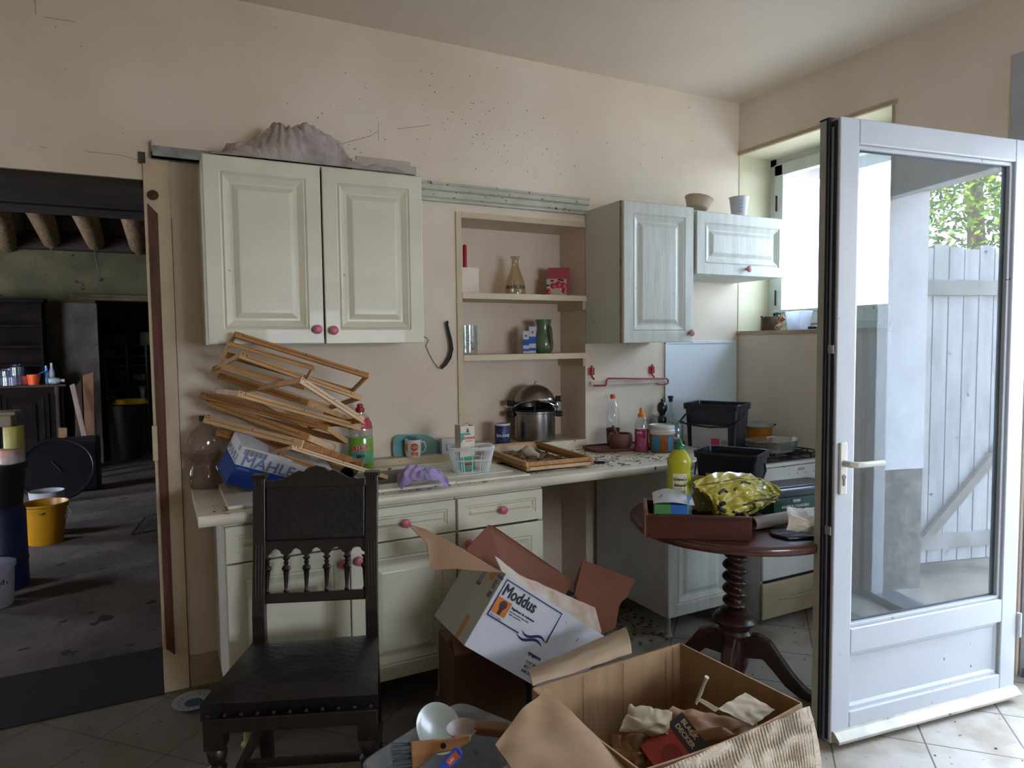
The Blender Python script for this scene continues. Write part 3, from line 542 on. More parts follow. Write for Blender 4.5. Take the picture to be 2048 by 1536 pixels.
# ================================================================ pedestal table
mah = mat('dark_mahogany', '3a1f18', .35, var=.25, vs=5, stretch=(1, 8, 8), coat=.25)
mah2 = mat('mahogany_top', '4f2b22', .30, var=.2, vs=4, stretch=(1, 9, 1), coat=.4, spot='2a1812', spots=.03, ss=20)
TC = (2.185, 2.14)
tb = thing('pedestal_table', 'round dark mahogany pedestal table with twisted column, loaded with clutter', 'table', (*TC, 0))
MB().lathe([(0, .706), (.440, .706), (.447, .712), (.450, .722), (.447, .733), (.450, .738), (.445, .744), (0, .744)], 72).build('table_top', mah2, tb, smooth=35)
# folded leaf behind, hanging
MB().prism([(.26*cos(a*pi/16), -.15*sin(a*pi/16)) for a in range(17)], 0, .02, fr((.17, .06, .702), (cos(R(-14)), sin(R(-14)), 0), (0, 0, 1))).build('drop_leaf', mat('dark_underside', '1b1a20', .5), tb, bevel=.003)
# barley twist column
def twist(u, v):
    z = .30+.36*v; a = u*2*pi; rr_ = .036+.016*cos(2*(a)-v*2*pi*2.6*2/2+0) + .006*sin(v*pi)
    return (rr_*cos(a), rr_*sin(a), z)
prc = MB().lathe([(.0, .69), (.075, .69), (.078, .675), (.06, .66), (.052, .655), (.058, .645), (.046, .635)], 28, cap=False)
tw = MB(); nu, nv = 36, 60; vs = []; fs = []
for j in range(nv+1):
    v = j/nv
    for i in range(nu):
        a = 2*pi*i/nu; rad = .038+.013*sin(2*pi*6*v+a)+.004*sin(pi*v); vs.append((rad*cos(a), rad*sin(a), .33+.315*v))
for j in range(nv):
    for i in range(nu): q0 = j*nu+i; q1 = j*nu+(i+1) % nu; fs.append((q0, q1, q1+nu, q0+nu))
tw.add(vs, fs); tw.build('twisted_column', mah, tb, smooth=80)
prc.build('column_collar', mah, tb, smooth=40); prc = MB()
prc.lathe([(.0, .345), (.05, .345), (.062, .335), (.056, .325), (.082, .315), (.095, .295), (.088, .28), (.07, .27), (.066, .255), (.074, .24), (.066, .225), (.055, .215), (.058, .10), (.045, .06), (.02, .03), (0, .02)], 28, cap=False)
prc.build('column_base', mah, tb, smooth=40)
for k, a in enumerate((-58, 35, 125, 215)):
    pts = [(.03, .235), (.10, .245), (.15, .225), (.19, .17), (.235, .11), (.29, .055), (.335, .03), (.36, .035), (.375, .02), (.37, .0), (.33, .0), (.27, .012), (.21, .05), (.165, .10), (.12, .145), (.03, .13)]
    MB().prism(pts, -.022, .022, Rz(a) @ Matrix(((1,0,0,0),(0,0,-1,0),(0,1,0,0),(0,0,0,1)))).build('foot', mah, tb, bevel=.008, seg=3)

# ================================================================ carved chair
oak = mat('near_black_oak', '231712', .4, var=.3, vs=6, bump=.1, stretch=(5, 5, 1), coat=.2)
lea = mat('black_leather_seat', '181415', .42, var=.3, vs=7, bump=.35, bs=45, coat=.1)
nail = mat('brass_nail', '4d4236', .4, .7)
ch = thing('carved_chair', 'old dark carved wooden chair with black leather seat and spindle back, facing the viewer', 'chair', (.385, 2.235, 0), R(-21.6))
# local: x right (seen from viewer), y to the back, seat centre at origin. Rear posts at y=.21
SH = .455; xr, xf, yr, yf = .195, .232, .20, -.215
for s in (-1, 1):
    x = s*xr; rake = [(x, yr+.055, 0), (x, yr+.02, .22), (x, yr, .40), (x, yr+.005, .56), (x, yr+.045, .80), (x+s*.004, yr+.085, 1.035)]
    q = MB(); W2 = .021
    vs = []; fs = []
    for (a, b, c) in rake:
        vs += [(a-W2, b-.018, c), (a+W2, b-.018, c), (a+W2, b+.018, c), (a-W2, b+.018, c)]
    for j in range(len(rake)-1):
        for i in range(4): e0 = j*4+i; e1 = j*4+(i+1) % 4; fs.append((e0, e1, e1+4, e0+4))
    fs += [(3, 2, 1, 0), (20, 21, 22, 23)]; q.add(vs, fs)
    # reeded face mouldings and cap
    for dx in (-.010, 0, .010):
        q.tube([(x+dx, yr-.018+.004, .50), (x+dx, yr+.010-.004, .68), (x+dx, yr+.045-.019, .80)], .003, 6); q.tube([(x+dx+s*.003, yr+.068, .975), (x+dx+s*.004, yr+.062, 1.03)], .004, 6)
    q.box((x-.026+s*.003, yr+.058, 1.028), (x+.026+s*.003, yr+.108, 1.042)); q.build('back_post', oak, ch, bevel=.003)
def bk(z): return yr+.005+(z-.56)*.167 if z > .56 else yr   # back plane y at height z
bx = xr-.018
slab_T = fr((0, bk(.84), .84), (1, 0, 0), (0, bk(1.0)-bk(.84), .16))
MB().box((-bx, -.035, -.012), (bx, .165, .012), slab_T).build('back_pad', lea, ch, bevel=.010, seg=3)
cr_ = [(-bx, 0), (bx, 0), (bx, .028), (bx-.03, .026), (bx-.045, .034), (bx-.06, .030), (.085, .050), (.06, .062), (.045, .056), (.03, .070), (0, .078), (-.03, .070), (-.045, .056), (-.06, .062), (-.085, .050), (-bx+.06, .030), (-bx+.045, .034), (-bx+.03, .026), (-bx, .028)]
T2 = fr((0, bk(.995), .990), (1, 0, 0), (0, bk(1.0)-bk(.84), .16))
MB().prism(cr_, -.014, .014, T2).box((-bx, -.002, -.02), (bx, .012, -.012), T2).build('crest_rail', oak, ch, bevel=.003)
T3 = fr((0, bk(.80), .745), (1, 0, 0), (0, .167, 1))
arch = [(-bx, .062), (-bx, .0)]
N_ = 5; aw = 2*bx/N_
for k in range(N_):
    cx = -bx+aw*(k+.5)
    arch += [(cx-aw*.42, .0), (cx-aw*.38, .012), (cx-aw*.26, .016), (cx-aw*.2, .026), (cx, .034), (cx+aw*.2, .026), (cx+aw*.26, .016), (cx+aw*.38, .012), (cx+aw*.42, .0)]
arch += [(bx, 0), (bx, .062)]
MB().prism(arch, -.012, .010, T3).box((-bx, .05, -.018), (bx, .066, -.010), T3).build('arcade_rail', oak, ch, bevel=.002)
for k in range(N_+1):
    cx = -bx+aw*k; cx = max(-bx+.006, min(bx-.006, cx))
    MB().lathe([(.006, 0), (.010, .006), (.006, .012), (.006, .018), (.010, .075), (.012, .078), (.016, .084), (.013, .092), (.006, .098), (.010, .106), (.006, .112), (.013, .120), (.013, .124)], 12, Tr(cx, bk(.63)+.006, .625) @ Rx(-9.5)).build('spindle', oak, ch, smooth=50)
MB().box((-bx, 0, -.013), (bx, .034, .013), fr((0, bk(.60)+.004, .593), (1, 0, 0), (0, .167, 1))).build('lower_back_rail', oak, ch, bevel=.004)
# seat
se = MB(); q = [(-xr-.02, yr-.01), (xr+.02, yr-.01), (xf+.02, yf), (-xf-.02, yf)]
se.grid(lambda u, v: ((1-v)*((-xf-.022)+(2*xf+.044)*u)+v*((-xr-.022)+(2*xr+.044)*u), yf-.012+(yr-yf+.004)*v, SH+.012+.030*(1-(2*u-1)**4)*(1-(2*v-1)**4)+.003*nz(u*5, v*5)), 18, 16, .05)
se.build('seat', lea, ch, smooth=60)
MB().slab([(-xf-.018, yf-.008, SH-.036), (xf+.018, yf-.008, SH-.036), (xr+.016, yr, SH-.036), (-xr-.016, yr, SH-.036)], .045).build('seat_rail', oak, ch, bevel=.004)
nl = MB()
for k in range(11): t = k/10; nl.lathe([(.006, 0), (.005, .003), (0, .004)], 8, Tr(-xf+2*xf*t, yf-.013, SH-.022) @ Rx(90))
for k in range(14):
    t = k/13
    for z in (-.030, .160): nl.lathe([(.0045, 0), (.004, .002), (0, .003)], 8, slab_T @ Tr(-bx+.008+(2*bx-.016)*t, z, -.012) @ Rx(180))
nl.build('upholstery_nails', nail, ch)
for s in (-1, 1):
    MB().lathe([(.016, 0), (.02, .01), (.014, .03), (.019, .06), (.022, .20), (.026, .25), (.028, .262), (.018, .272), (.026, .285), (.030, .31), (.022, .325), (.024, .33)], 18, Tr(s*(xf-.012), yf+.018, 0)).box((s*(xf-.012)-.028, yf-.01, .325), (s*(xf-.012)+.028, yf+.046, .415)).build('front_leg', oak, ch, smooth=40)
    MB().box((-.012, 0, .12), (.012, yr-yf-.02, .15), Tr(s*(xr+xf)/2, yf+.02, 0)).build('side_stretcher', oak, ch, bevel=.003)
MB().box((-xr, -.01, .13), (xr, .01, .155)).build('cross_stretcher', oak, ch, bevel=.003)
# ================================================================ things on the worktop
def face(x, y): return -math.atan2(x, y)          # turn so that local -y looks at the camera side
def at(px, Y): return PY(px, 900, Y).x
def on(px, py, z): p = PZ(px, py, z); return V((p.x, p.y, z))
pine = [mat('pine_a', 'b98a58', .6, var=.18, vs=5, bump=.05, stretch=(1, 9, 9)), mat('pine_b', 'c69b68', .6, var=.15, vs=5, stretch=(1, 9, 9)), mat('pine_c', 'a8733f', .6, var=.22, vs=5, stretch=(1, 9, 9)), mat('pine_d', 'd2ae86', .6, var=.12, vs=5, stretch=(1, 9, 9))]
kerf = mat('saw_kerf', '3a2412', .9)
def hive_frame(A, B, Cc, lab, m, hb=.026, th=.010, width=None, group='loose pine frames piled on the worktop'):
    """rectangular pine frame: long edge A-B, side B-Cc; bars hb high"""
    A, B, Cc = V(A), V(B), V(Cc); u = A-B; L_ = u.length; c = Cc-B
    F_ = fr(B, u, c); W_ = width or (c-u.normalized()*c.dot(u.normalized())).length
    if F_.col[2].z < 0:
        F_ = fr(A, -u, c)
    o = thing('wooden_frame', lab, 'wooden frame', F_.translation, rot=F_.to_3x3(), group=group)
    for y in (0, W_-th):
        b = MB().box((0, y, -hb), (L_, y+th, 0)).build('long_bar', pine[m], o, bevel=.0015)
        k = MB().box((.025, y-.0006 if y == 0 else y+th, -hb*.5-.0008), (L_-.04, y if y == 0 else y+th+.0006, -hb*.5+.0008))
        for q in (.02, .05, .5, .9): k.box((L_*q, (y-.0008 if y == 0 else y+th), -hb*.35), (L_*q+.003, (y if y == 0 else y+th+.0008), -hb*.35+.006))
        k.build('kerf_and_nails', kerf, b)
    for x in (0, L_-th): MB().box((x, th, -hb+.002), (x+th, W_-th, -.002)).build('side_bar', pine[(m+3) % 4 if x else m], o, bevel=.0015)
    return o
hive_frame(PY(471, 662, 2.83), PY(738, 746, 2.89), PY(705, 780, 3.02), 'topmost pine frame of the pile, reaching up before the wall cabinet, right side bar hanging', 2)
a, b = PY(456, 681, 2.82), PY(628, 731, 2.87); hive_frame(a, b, b+V((-.02, .06, -.10)), 'short pine frame just under the topmost, its slat end upright near mid pile', 0, width=.11)
hive_frame((.788, 2.972, 1.281), (.28, 2.85, 1.481), (.195, 3.101, 1.419), 'long pale pine frame sloping from upper left of the pile towards the red bottle cap', 1)
hive_frame((.775, 2.88, 1.19), (.491, 2.74, 1.381), (.19, 2.98, 1.413), 'pine frame whose corner juts out in mid pile, pale bar running steeply right', 3, hb=.028)
hive_frame((.219, 3.093, 1.393), (.523, 2.78, 1.285), (.835, 3.131, 1.147), 'golden pine frame with its cut end facing out, high in the pile', 2)
hive_frame((.776, 2.937, 1.152), (.265, 2.80, 1.334), (.198, 3.046, 1.334), 'long pale pine frame crossing the middle of the pile, ending by the green bottle', 1)
hive_frame((.147, 3.083, 1.317), (.598, 2.78, 1.18), (.739, 3.036, 1.081), 'brown pine frame sticking out furthest left, in mid pile', 2)
hive_frame((.181, 3.073, 1.285), (.52, 2.76, 1.151), (.66, 2.96, 1.07), 'orange pine frame below the brown one, with a pale end block in mid pile', 0, hb=.03)
hive_frame((.158, 3.075, 1.22), (.49, 2.74, 1.131), (.86, 3.10, .955), 'low pine frame with a broad almost white right bar, near the bottom of the pile', 3, hb=.032)
hive_frame((.864, 2.853, .935), (.445, 2.72, 1.118), (.366, 2.95, 1.06), 'lowest thin pinkish pine frame ending above the chair back post', 3, hb=.018)
hive_frame((.20, 3.05, 1.16), (.60, 2.86, 1.06), (.73, 3.08, .975), 'shadowed pine frame buried low in the pile behind the blue carton', 2)
a, b = PY(560, 905, 2.86), PY(722, 962, 2.92); hive_frame(a, b, b+V((.05, .16, 0)), 'dark pine frame under the pile, beside the black pipe', 0, hb=.02)

def boxframe(pix, dep, a, b, c):
    """corner at a pixel and depth; a, b, c camera-space edge vectors -> origin, orthonormal frame with x along a, y along b"""
    o = PD(*pix, dep); return fr(o, CV(*a), CV(*b))
def carton(name, lab, cat, F_, dims, m, extra=None, bevel=.002):
    o = thing(name, lab, cat, F_.translation, rot=F_.to_3x3())
    MB().box((0, 0, 0), dims).build('carton_body', m, o, bevel=bevel); return o
# MAHLE filter carton, tilted: origin at the near upper corner, x to the right end, y downwards, z away
F_ = boxframe((487, 893), 2.66, (.34, -.15, .29), (-.076, -.15, .01), None)
white_c = mat('white_carton', 'c3c6cb', .55, var=.08, vs=8); blue_c = mat('blue_carton', '24408c', .85, spec=.2, var=.08, vs=8); navy_c = mat('navy_carton', '1f3266', .5)
o = thing('filter_carton', 'blue and white long carton lettered MAHLE lying tilted on the sink edge', 'box', F_.translation, rot=F_.to_3x3())
Lx, Ly, Lz = .40, .165, .16
MB().box((0, 0, 0), (Lx, Ly, Lz)).build('carton_body', white_c, o, bevel=.002)
q = MB().add([(0, .078, -.0008), (0, Ly, -.0008), (Lx, Ly, -.0008), (Lx, .078, -.0008)], [(0, 1, 2, 3)]).add([(-.0008, .078, 0), (-.0008, Ly, 0), (-.0008, Ly, Lz), (-.0008, .078, Lz)], [(0, 1, 2, 3)]); q.build('blue_print', blue_c, o)
FT = Matrix(((1,0,0,0),(0,-1,0,0),(0,0,-1,-.001),(0,0,0,1)))     # text frame on the near long face
t_ = MB().text('MAHLE', .062, FT @ Tr(.016, -.074), bold=.0015, sx=1.15).text('ORIGINAL', .012, FT @ Tr(.01, -.094), bold=.0004); t_.build('lettering', mat('grey_blue_print', '6b7aa8', .5), o)
t_ = MB().text('MAHLE', .045, fr((-.001, .073, .150), (0, 0, -1), (0, -1, 0)), bold=.001)
for k in range(16): t_.box((.012+k*.006, .006, -.001), (.012+k*.006+.0025+.001*(k % 3), .006+.024, -.0004))
t_.box((-.001, .008, .02), (-.0004, .028, .045))
t_.build('small_print', mat('grey_print', '57606e', .5), o)
# plastic film wrapped round its lower edge
o2 = MB().grid(lambda u, v: (Lx*.75*u, Ly+.01+.012*nz(u*6, v*5), Lz*v)+() if False else V((Lx*.8*u, Ly+.006+.012*abs(nz(u*7, v*5)), Lz*v-.01)), 24, 10).build('plastic_film', glass('dirty_film', (.7, .66, .6), .15, .1, .5, '6b6258'), o, smooth=60)
# dark pipe end
p0 = PY(694, 948, 2.80); o = MB().lathe([(.026, 0), (.030, 0), (.030, .12), (.026, .12)], 24, fr(p0, (.4, .9, 0), (0, .2, 1)) @ Ry(90), cap=False).lathe([(.026, 0), (.026, .12), (0, .12)], 24, fr(p0, (.4, .9, 0), (0, .2, 1)) @ Ry(90), cap=False).build('black_pipe', mat('black_pvc', '15161b', .35), smooth=40); tag(o, 'open end of a black plastic pipe under the lowest frame', 'pipe')

def bottle(name, lab, cat, loc, prof, m, n=28, sx=1, sy=1, rz=None, parts=(), smooth=40):
    o = thing(name, lab, cat, loc, face(loc[0], loc[1]) if rz is None else rz)
    MB().lathe(prof, n, sx=sx, sy=sy).build('body', m, o, smooth=smooth)
    for nm, pr_, mm, kw in parts: MB().lathe(pr_, n, **kw).build(nm, mm, o, smooth=smooth)
    return o
cl = glass('clear_plastic', (.93, .95, .96), .03, .04)
clg = glass('clear_glass', (.90, .95, .94), .0, .05)
# left jug with dark red liquid
bottle('liquid_jug', 'dusty jug of dark red liquid at the left end of the worktop', 'bottle', (.160, 3.16, CT), [(0, .0), (.062, 0), (.068, .012), (.068, .075), (.058, .09), (.060, .115), (.068, .13), (.068, .20), (.06, .235), (.03, .262), (.02, .27), (.02, .285)], glass('dusty_jug', (.86, .8, .74), .1, .03, .5, 'b9a694'),
    parts=[('liquid', [(0, .003), (.058, .003), (.062, .02), (.062, .075), (.053, .09), (.055, .115), (.062, .13), (.062, .15), (0, .15)], mat('dark_red_liquid', '6a1d22', .1, trans=.2), {}), ('cap', [(.022, .283), (.022, .305), (0, .305)], mat('dark_olive_cap', '35352a', .4), {})])
# AJAX
gm = mat('green_cleaner', '6fa32c', .2, coat=.5, var=.05); 
o = bottle('cleaner_bottle', 'green spray-refill cleaner bottle lettered AJAX with red cap, right of the frame pile', 'bottle', (at(722, 3.16), 3.16, CT), [(0, 0), (.050, 0), (.056, .008), (.057, .16), (.055, .165)], gm, sx=1, sy=.62,
    parts=[('upper_shell', [(.055, .165), (.056, .19), (.052, .225), (.040, .255), (.026, .27), (.018, .275), (.017, .285)], glass('clear_shoulder', (.9, .9, .9), .05, .05, .3, 'c9c4c0'), dict(sx=1, sy=.62, cap=False)),
           ('cap', [(.019, .282), (.021, .290), (.021, .300), (.014, .305), (.014, .318), (.009, .322), (0, .322)], mat('red_cap', 'a8202c', .35), {}),
           ('neck_label', [(.0405, .252), (.0515, .226), (.0545, .205)], mat('red_label', 'b02230', .4), dict(sx=1.02, sy=.66, cap=False))])
MB().text('AJAX', .036, Tr(0, 0, .105) @ Ry(-6), wrap=.058, align='CENTER', bold=.0035).build('lettering_edge', mat('white_print', 'd8d8d4', .4), o).scale = (1, .64, 1)
MB().text('AJAX', .036, Tr(0, -.0015, .105) @ Ry(-6), wrap=.058, align='CENTER', bold=.0012).build('lettering', mat('red_print', 'b81f2a', .4), o).scale = (1, .64, 1)
l_ = MB().lathe([(.0572, .04), (.0574, .098)], 28, cap=False); l_.build('label', mat('teal_label', '3f8f83', .4, var=.3, vs=14, col2='7ab04a'), o).scale = (1.01, .63, 1)
MB().text('5IN1', .020, Tr(0, -.001, .072) @ Ry(-6), wrap=.059, align='CENTER', bold=.0015).build('small_lettering', mat('navy_print', '1a3358', .4), o).scale = (1, .65, 1)
MB().text('for all floors', .009, Tr(0, -.001, .232), wrap=.052, align='CENTER', bold=.0004).text('kitchen', .009, Tr(0, -.001, .219), wrap=.053, align='CENTER', bold=.0004).build('neck_lettering', mat('white_print', 'd8d8d4', .4), o).scale = (1, .70, 1)
# turquoise board, mug, small boxes on the ledge
LZ = CT+.042
tq = mat('turquoise_glass', '7fa79f', .15, var=.12, vs=5, coat=.6, col2='5c939a')
P_ = lambda x, y, Y=3.245: PY(x, y, Y)
pts = [P_(x, y) for x, y in ((788, 917), (785, 900), (786, 880), (791, 872), (800, 869), (835, 868), (850, 869), (862, 873), (874, 880), (884, 886), (884, 915))]
o = MB().slab(pts, .006).build('glass_board', tq, bevel=.001); tag(o, 'turquoise rounded glass board leaning on the wall behind the orange-patterned mug', 'board')
cer = mat('white_ceramic', 'd0ccc2', .2, coat=.6, var=.03)
mx_, my_ = at(826, 3.205), 3.205
o = thing('mug', 'white mug with orange and red flower pattern on the wall ledge', 'mug', (mx_, my_, LZ), face(mx_, my_))
MB().lathe([(0, 0), (.034, 0), (.038, .006), (.041, .035), (.041, .086), (.0385, .086), (.0385, .03), (.03, .008), (0, .008)], 32, cap=False).build('mug_body', cer, o, smooth=40)
MB().tube([(.038, 0, .072), (.056, 0, .070), (.062, 0, .05), (.058, 0, .028), (.038, 0, .018)], .005, 8).build('mug_handle', cer, o, smooth=True)
def blob(T, r, n=18, sq=1): 
    m_ = MB(); return [(T[0]+r*cos(2*pi*k/n)*sq, T[1]+r*sin(2*pi*k/n)) for k in range(n)]
def wrapped(poly, R_, off=.0006):
    c0 = (sum(p[0] for p in poly)/len(poly), sum(p[1] for p in poly)/len(poly)); vs = [c0]+list(poly); n = len(poly)
    return [((R_+off)*sin(x/R_), -(R_+off)*cos(x/R_), z) for x, z in vs], [(0, 1+i, 1+(i+1) % n) for i in range(n)]
m1 = MB().add(*wrapped(blob((.008, .052), .019), .041)); m1.build('flower_disc', mat('mug_red', 'b8351e', .3), o)
m1 = MB().add(*wrapped(blob((.008, .052), .011), .041, .0012)).add(*wrapped(blob((-.0, .020), .010), .041)).add(*wrapped(blob((.018, .018), .010), .041)); m1.build('flower_rings', mat('mug_orange', 'd5702a', .3), o)
m1 = MB()
for a in range(5): t = R(100+a*40); m1.add(*wrapped([( -.030+.004*cos(t+1.3), .052+.004*sin(t+1.3)), (-.030+.020*cos(t+.25), .052+.020*sin(t+.25)), (-.030+.020*cos(t-.25), .052+.020*sin(t-.25)), (-.030+.004*cos(t-1.3), .052+.004*sin(t-1.3))], .041))
m1.build('flower_petals', mat('mug_orange', 'd5702a', .3), o)
o = MB().grid(lambda u, v: V((mx_-.022+.04*u+.004*nz(v*9, u), my_-.015+.03*v, LZ+.088+.022*abs(nz(u*5, v*5, 2))+.008*sin(u*7))), 10, 8, .0008).build('plastic_wrapper', glass('grey_film', (.8, .8, .8), .15, .1, .4, '8d8d8d'), smooth=60); tag(o, 'crumpled clear wrapper stuffed in the top of the mug', 'wrapper')
bxp = (at(897, 3.205), 3.205, LZ)
o = thing('small_box', 'little white carton with a dark printed square, between the glass board and the basket', 'box', bxp, face(*bxp[:2])+.25)
MB().box((-.040, -.022, 0), (.038, .022, .077)).build('carton_body', white_c, o, bevel=.001); MB().box((-.018, -.0226, .018), (.002, -.0221, .05)).build('print', mat('grey_print', '57606e', .5), o)
# white slotted basket with the teal carton in it
mk_ = glass('milky_basket', (.97, .98, .98), .1, .03, .72, 'f0f2f2')
bp = V((1.245, 2.83, CT+.016)); o = thing('slotted_basket', 'white translucent slotted plastic basket on the drainer with a teal carton inside', 'basket', bp, R(-16))
b_ = MB(); bl = MB()
def rr2(t, a, b, n=4):      # rounded rectangle path
    c_, s_ = cos(t), sin(t); return (a*math.copysign(abs(c_)**(2/n), c_), b*math.copysign(abs(s_)**(2/n), s_))
N_ = 52
for k in range(N_):
    t = 2*pi*k/N_; x0_, y0_ = rr2(t, .080, .050, 5); x1_, y1_ = rr2(t, .103, .070, 5)
    bl.tube([(x0_, y0_, .004), (x1_, y1_, .108)], .0024, 4)
for z, s_ in ((.0, 0), (.055, .5), (.104, .95), (.112, 1.0)):
    b_.tube([(*rr2(2*pi*k/40, .080+.023*s_, .050+.020*s_, 5), z+.002) for k in range(40)], .0032 if z < .1 else .0045, 6, True)
b_.prism([rr2(2*pi*k/40, .079, .049, 5) for k in range(40)], 0, .003); b_.build('basket_rims', mk_, o, smooth=50); bl.build('basket_slats', mk_, o)
cp = (at(930, 2.86), 2.86, CT+.021)
o = thing('tea_carton', 'tall white and teal carton with red lettering standing in the slotted basket', 'box', cp, R(8))
MB().box((-.038, -.025, 0), (.038, .025, .160)).box((-.038, -.025, .160), (-.0372, .025, .207)).box((-.038, -.025, .160), (.038, -.0242, .202)).box((.0372, -.025, .160), (.038, .025, .202)).slab([(-.038, .025, .202), (.036, .025, .208), (.030, .0, .216), (-.034, .0, .208)], .001).build('carton_body', mat('cream_carton', 'cfc9b8', .55), o)
MB().box((-.0385, -.0256, 0), (.0385, -.0250, .062)).box((-.0386, -.0256, 0), (-.0380, .025, .06)).add([(-.038, -.0256, .172), (-.010, -.0256, .172), (-.038, -.0256, .12)], [(0, 1, 2)]).build('teal_print', mat('teal_print', '4aa386', .5), o)
FX = fr((0, -.026, 0), (1, 0, 0), (0, 0, 1))
MB().text('JOUVENCE', .0135, FX @ Tr(.004, .142), align='CENTER', bold=.0006).text('CITRON', .009, FX @ Tr(.004, .130), align='CENTER').box((-.018, -.0268, .022), (.020, -.0258, .032)).build('lettering', mat('red_print', 'b81f2a', .4), o)
MB().add([(.004+.030*cos(2*pi*k/20), -.0258, .122+.030*sin(2*pi*k/20)) for k in range(20)], [tuple(range(20))]).build('label_disc', mat('cream_carton', 'cfc9b8', .55), o)
MB().lathe([(.008, 0), (.006, .012), (.003, .02)], 10, Tr(.0, -.0262, .172), sy=.05).box((-.012, -.0262, .162), (.014, -.0257, .168)).build('portrait_print', mat('grey_print', '57606e', .5), o)
# lilac cloth
cpz = V((.945, 2.66, CT+.0))
def lil(u, v):
    x = (u-.5)*.20; y = (v-.5)*.15; r2 = (x/.10)**2+(y/.08)**2
    z = .070*math.exp(-(r2*.9)**2)+.018+.030*nz(x*22, y*22, 1)+.012*nz(x*55, y*50, 4); z = max(.003, z*(1-max(0, r2-1.0)*.5))
    return V((x+.02*nz(x*14, y*14, 7), y+.02*nz(x*14, y*14, 9)-.01*z, z))
o = MB().grid(lil, 44, 34, .0015).build('cloth_rag', mat('lilac_cloth', 'a191be', .9, var=.08, vs=12, bump=.15, bs=300), smooth=80); o.location = cpz; o.rotation_euler = (0, 0, R(-12)); tag(o, 'crumpled lilac cleaning cloth on the front edge of the sink', 'cloth')
# salt can
loc = (at(999, 3.40), 3.36, .948)
o = bottle('salt_can', 'dark blue round salt tin lettered BALEINE standing on the niche sill', 'can', loc, [(0, 0), (.043, 0), (.044, .003), (.044, .108), (.042, .112), (0, .112)], mat('navy_can', '1f2e5c', .4),
    parts=[('lid', [(.0445, .103), (.0445, .113), (.040, .115), (.038, .110), (0, .110)], mat('white_lid', 'c9c9c4', .4), {})])
MB().text('BALEINE', .0215, Tr(.002, -.001, .042), wrap=.045, align='CENTER', bold=.0006).text('La', .012, Tr(.002, -.001, .064), wrap=.045, align='CENTER').build('lettering', mat('white_print', 'd8d8d4', .4), o)
MB().tube([((.0445)*sin((.002+.036*cos(t*pi/12))/.0445), -.0447*cos((.002+.036*cos(t*pi/12))/.0445), .050+.030*sin(t*pi/12)) for t in range(24)], .0006, 4, True).build('emblem_ring', mat('pale_blue_print', '7fa0cc', .4), o)
# pressure cooker
ss = mat('stainless_steel', '8f8a84', .25, .95, var=.1, vs=3); blk = mat('black_bakelite', '111114', .3)
pcx, pcy = at(1070, 3.39), 3.39
o = thing('pressure_cooker', 'stainless pressure cooker with black handles and domed steel bowl set on top, in the niche', 'pressure cooker', (pcx, pcy, .948), face(pcx, pcy))
MB().lathe([(0, 0), (.105, 0), (.114, .006), (.116, .02), (.116, .158), (.121, .162), (.121, .170), (.112, .170), (.112, .02), (0, .012)], 48, cap=False).build('pot_body', ss, o, smooth=40)
MB().lathe([(0, .172), (.114, .172), (.117, .180), (.108, .188), (0, .192)], 48).build('pot_lid', blk, o, smooth=40)
DT = Tr(0, .01, .205) @ Rx(-14)
MB().lathe([(.122, 0), (.124, .004), (.119, .022), (.106, .055), (.082, .085), (.05, .104), (.02, .112), (0, .113)], 48, DT, cap=False).lathe([(.121, .001), (.116, .022), (.103, .053), (.08, .082), (0, .108)], 48, DT, cap=False).build('steel_bowl', ss, o, smooth=50)
MB().tube([DT @ V((.119*cos(t), .119*sin(t), .0)) for t in [k*pi/20 for k in range(40)]], .005, 8, True).build('bowl_gasket', blk, o, smooth=True)
MB().tube([V((-.128, -.03, .19)), V((-.07, -.10, .225)), V((0, -.125, .240)), V((.07, -.10, .225)), V((.128, -.03, .19))], .005, 8).build('lid_stirrup', mat('bright_chrome', 'b9b9b9', .12, 1), o, smooth=True)
MB().tube([V((0, -.118, .175)), V((0, -.125, .236))], .006, 8).build('stirrup_screw', blk, o)
for s in (-1, 1):
    MB().box((s*.118-.0 if s > 0 else -.16, -.022, .135), (.16 if s > 0 else -.118, .022, .168)).build('pot_handle', blk, o, bevel=.007, seg=3)
    MB().box((.118 if s > 0 else -.158, -.020, .196+.025*(s > 0)), (.155 if s > 0 else -.118, .016, .228+.025*(s > 0))).build('lid_handle', blk, o, bevel=.007, seg=3)
    MB().tube([(s*.124, -.01, .165), (s*.130, -.015, .20), (s*.122, -.01, .225)], .003, 6).build('side_clip', mat('bright_chrome', 'b9b9b9', .12, 1), o)
MB().tube([DT @ V((.0, 0, .112)), DT @ V((.002, .0, .128)), DT @ V((.008, .0, .136)), DT @ V((.013, 0, .128))], .0028, 6).build('top_hook', ss, o)
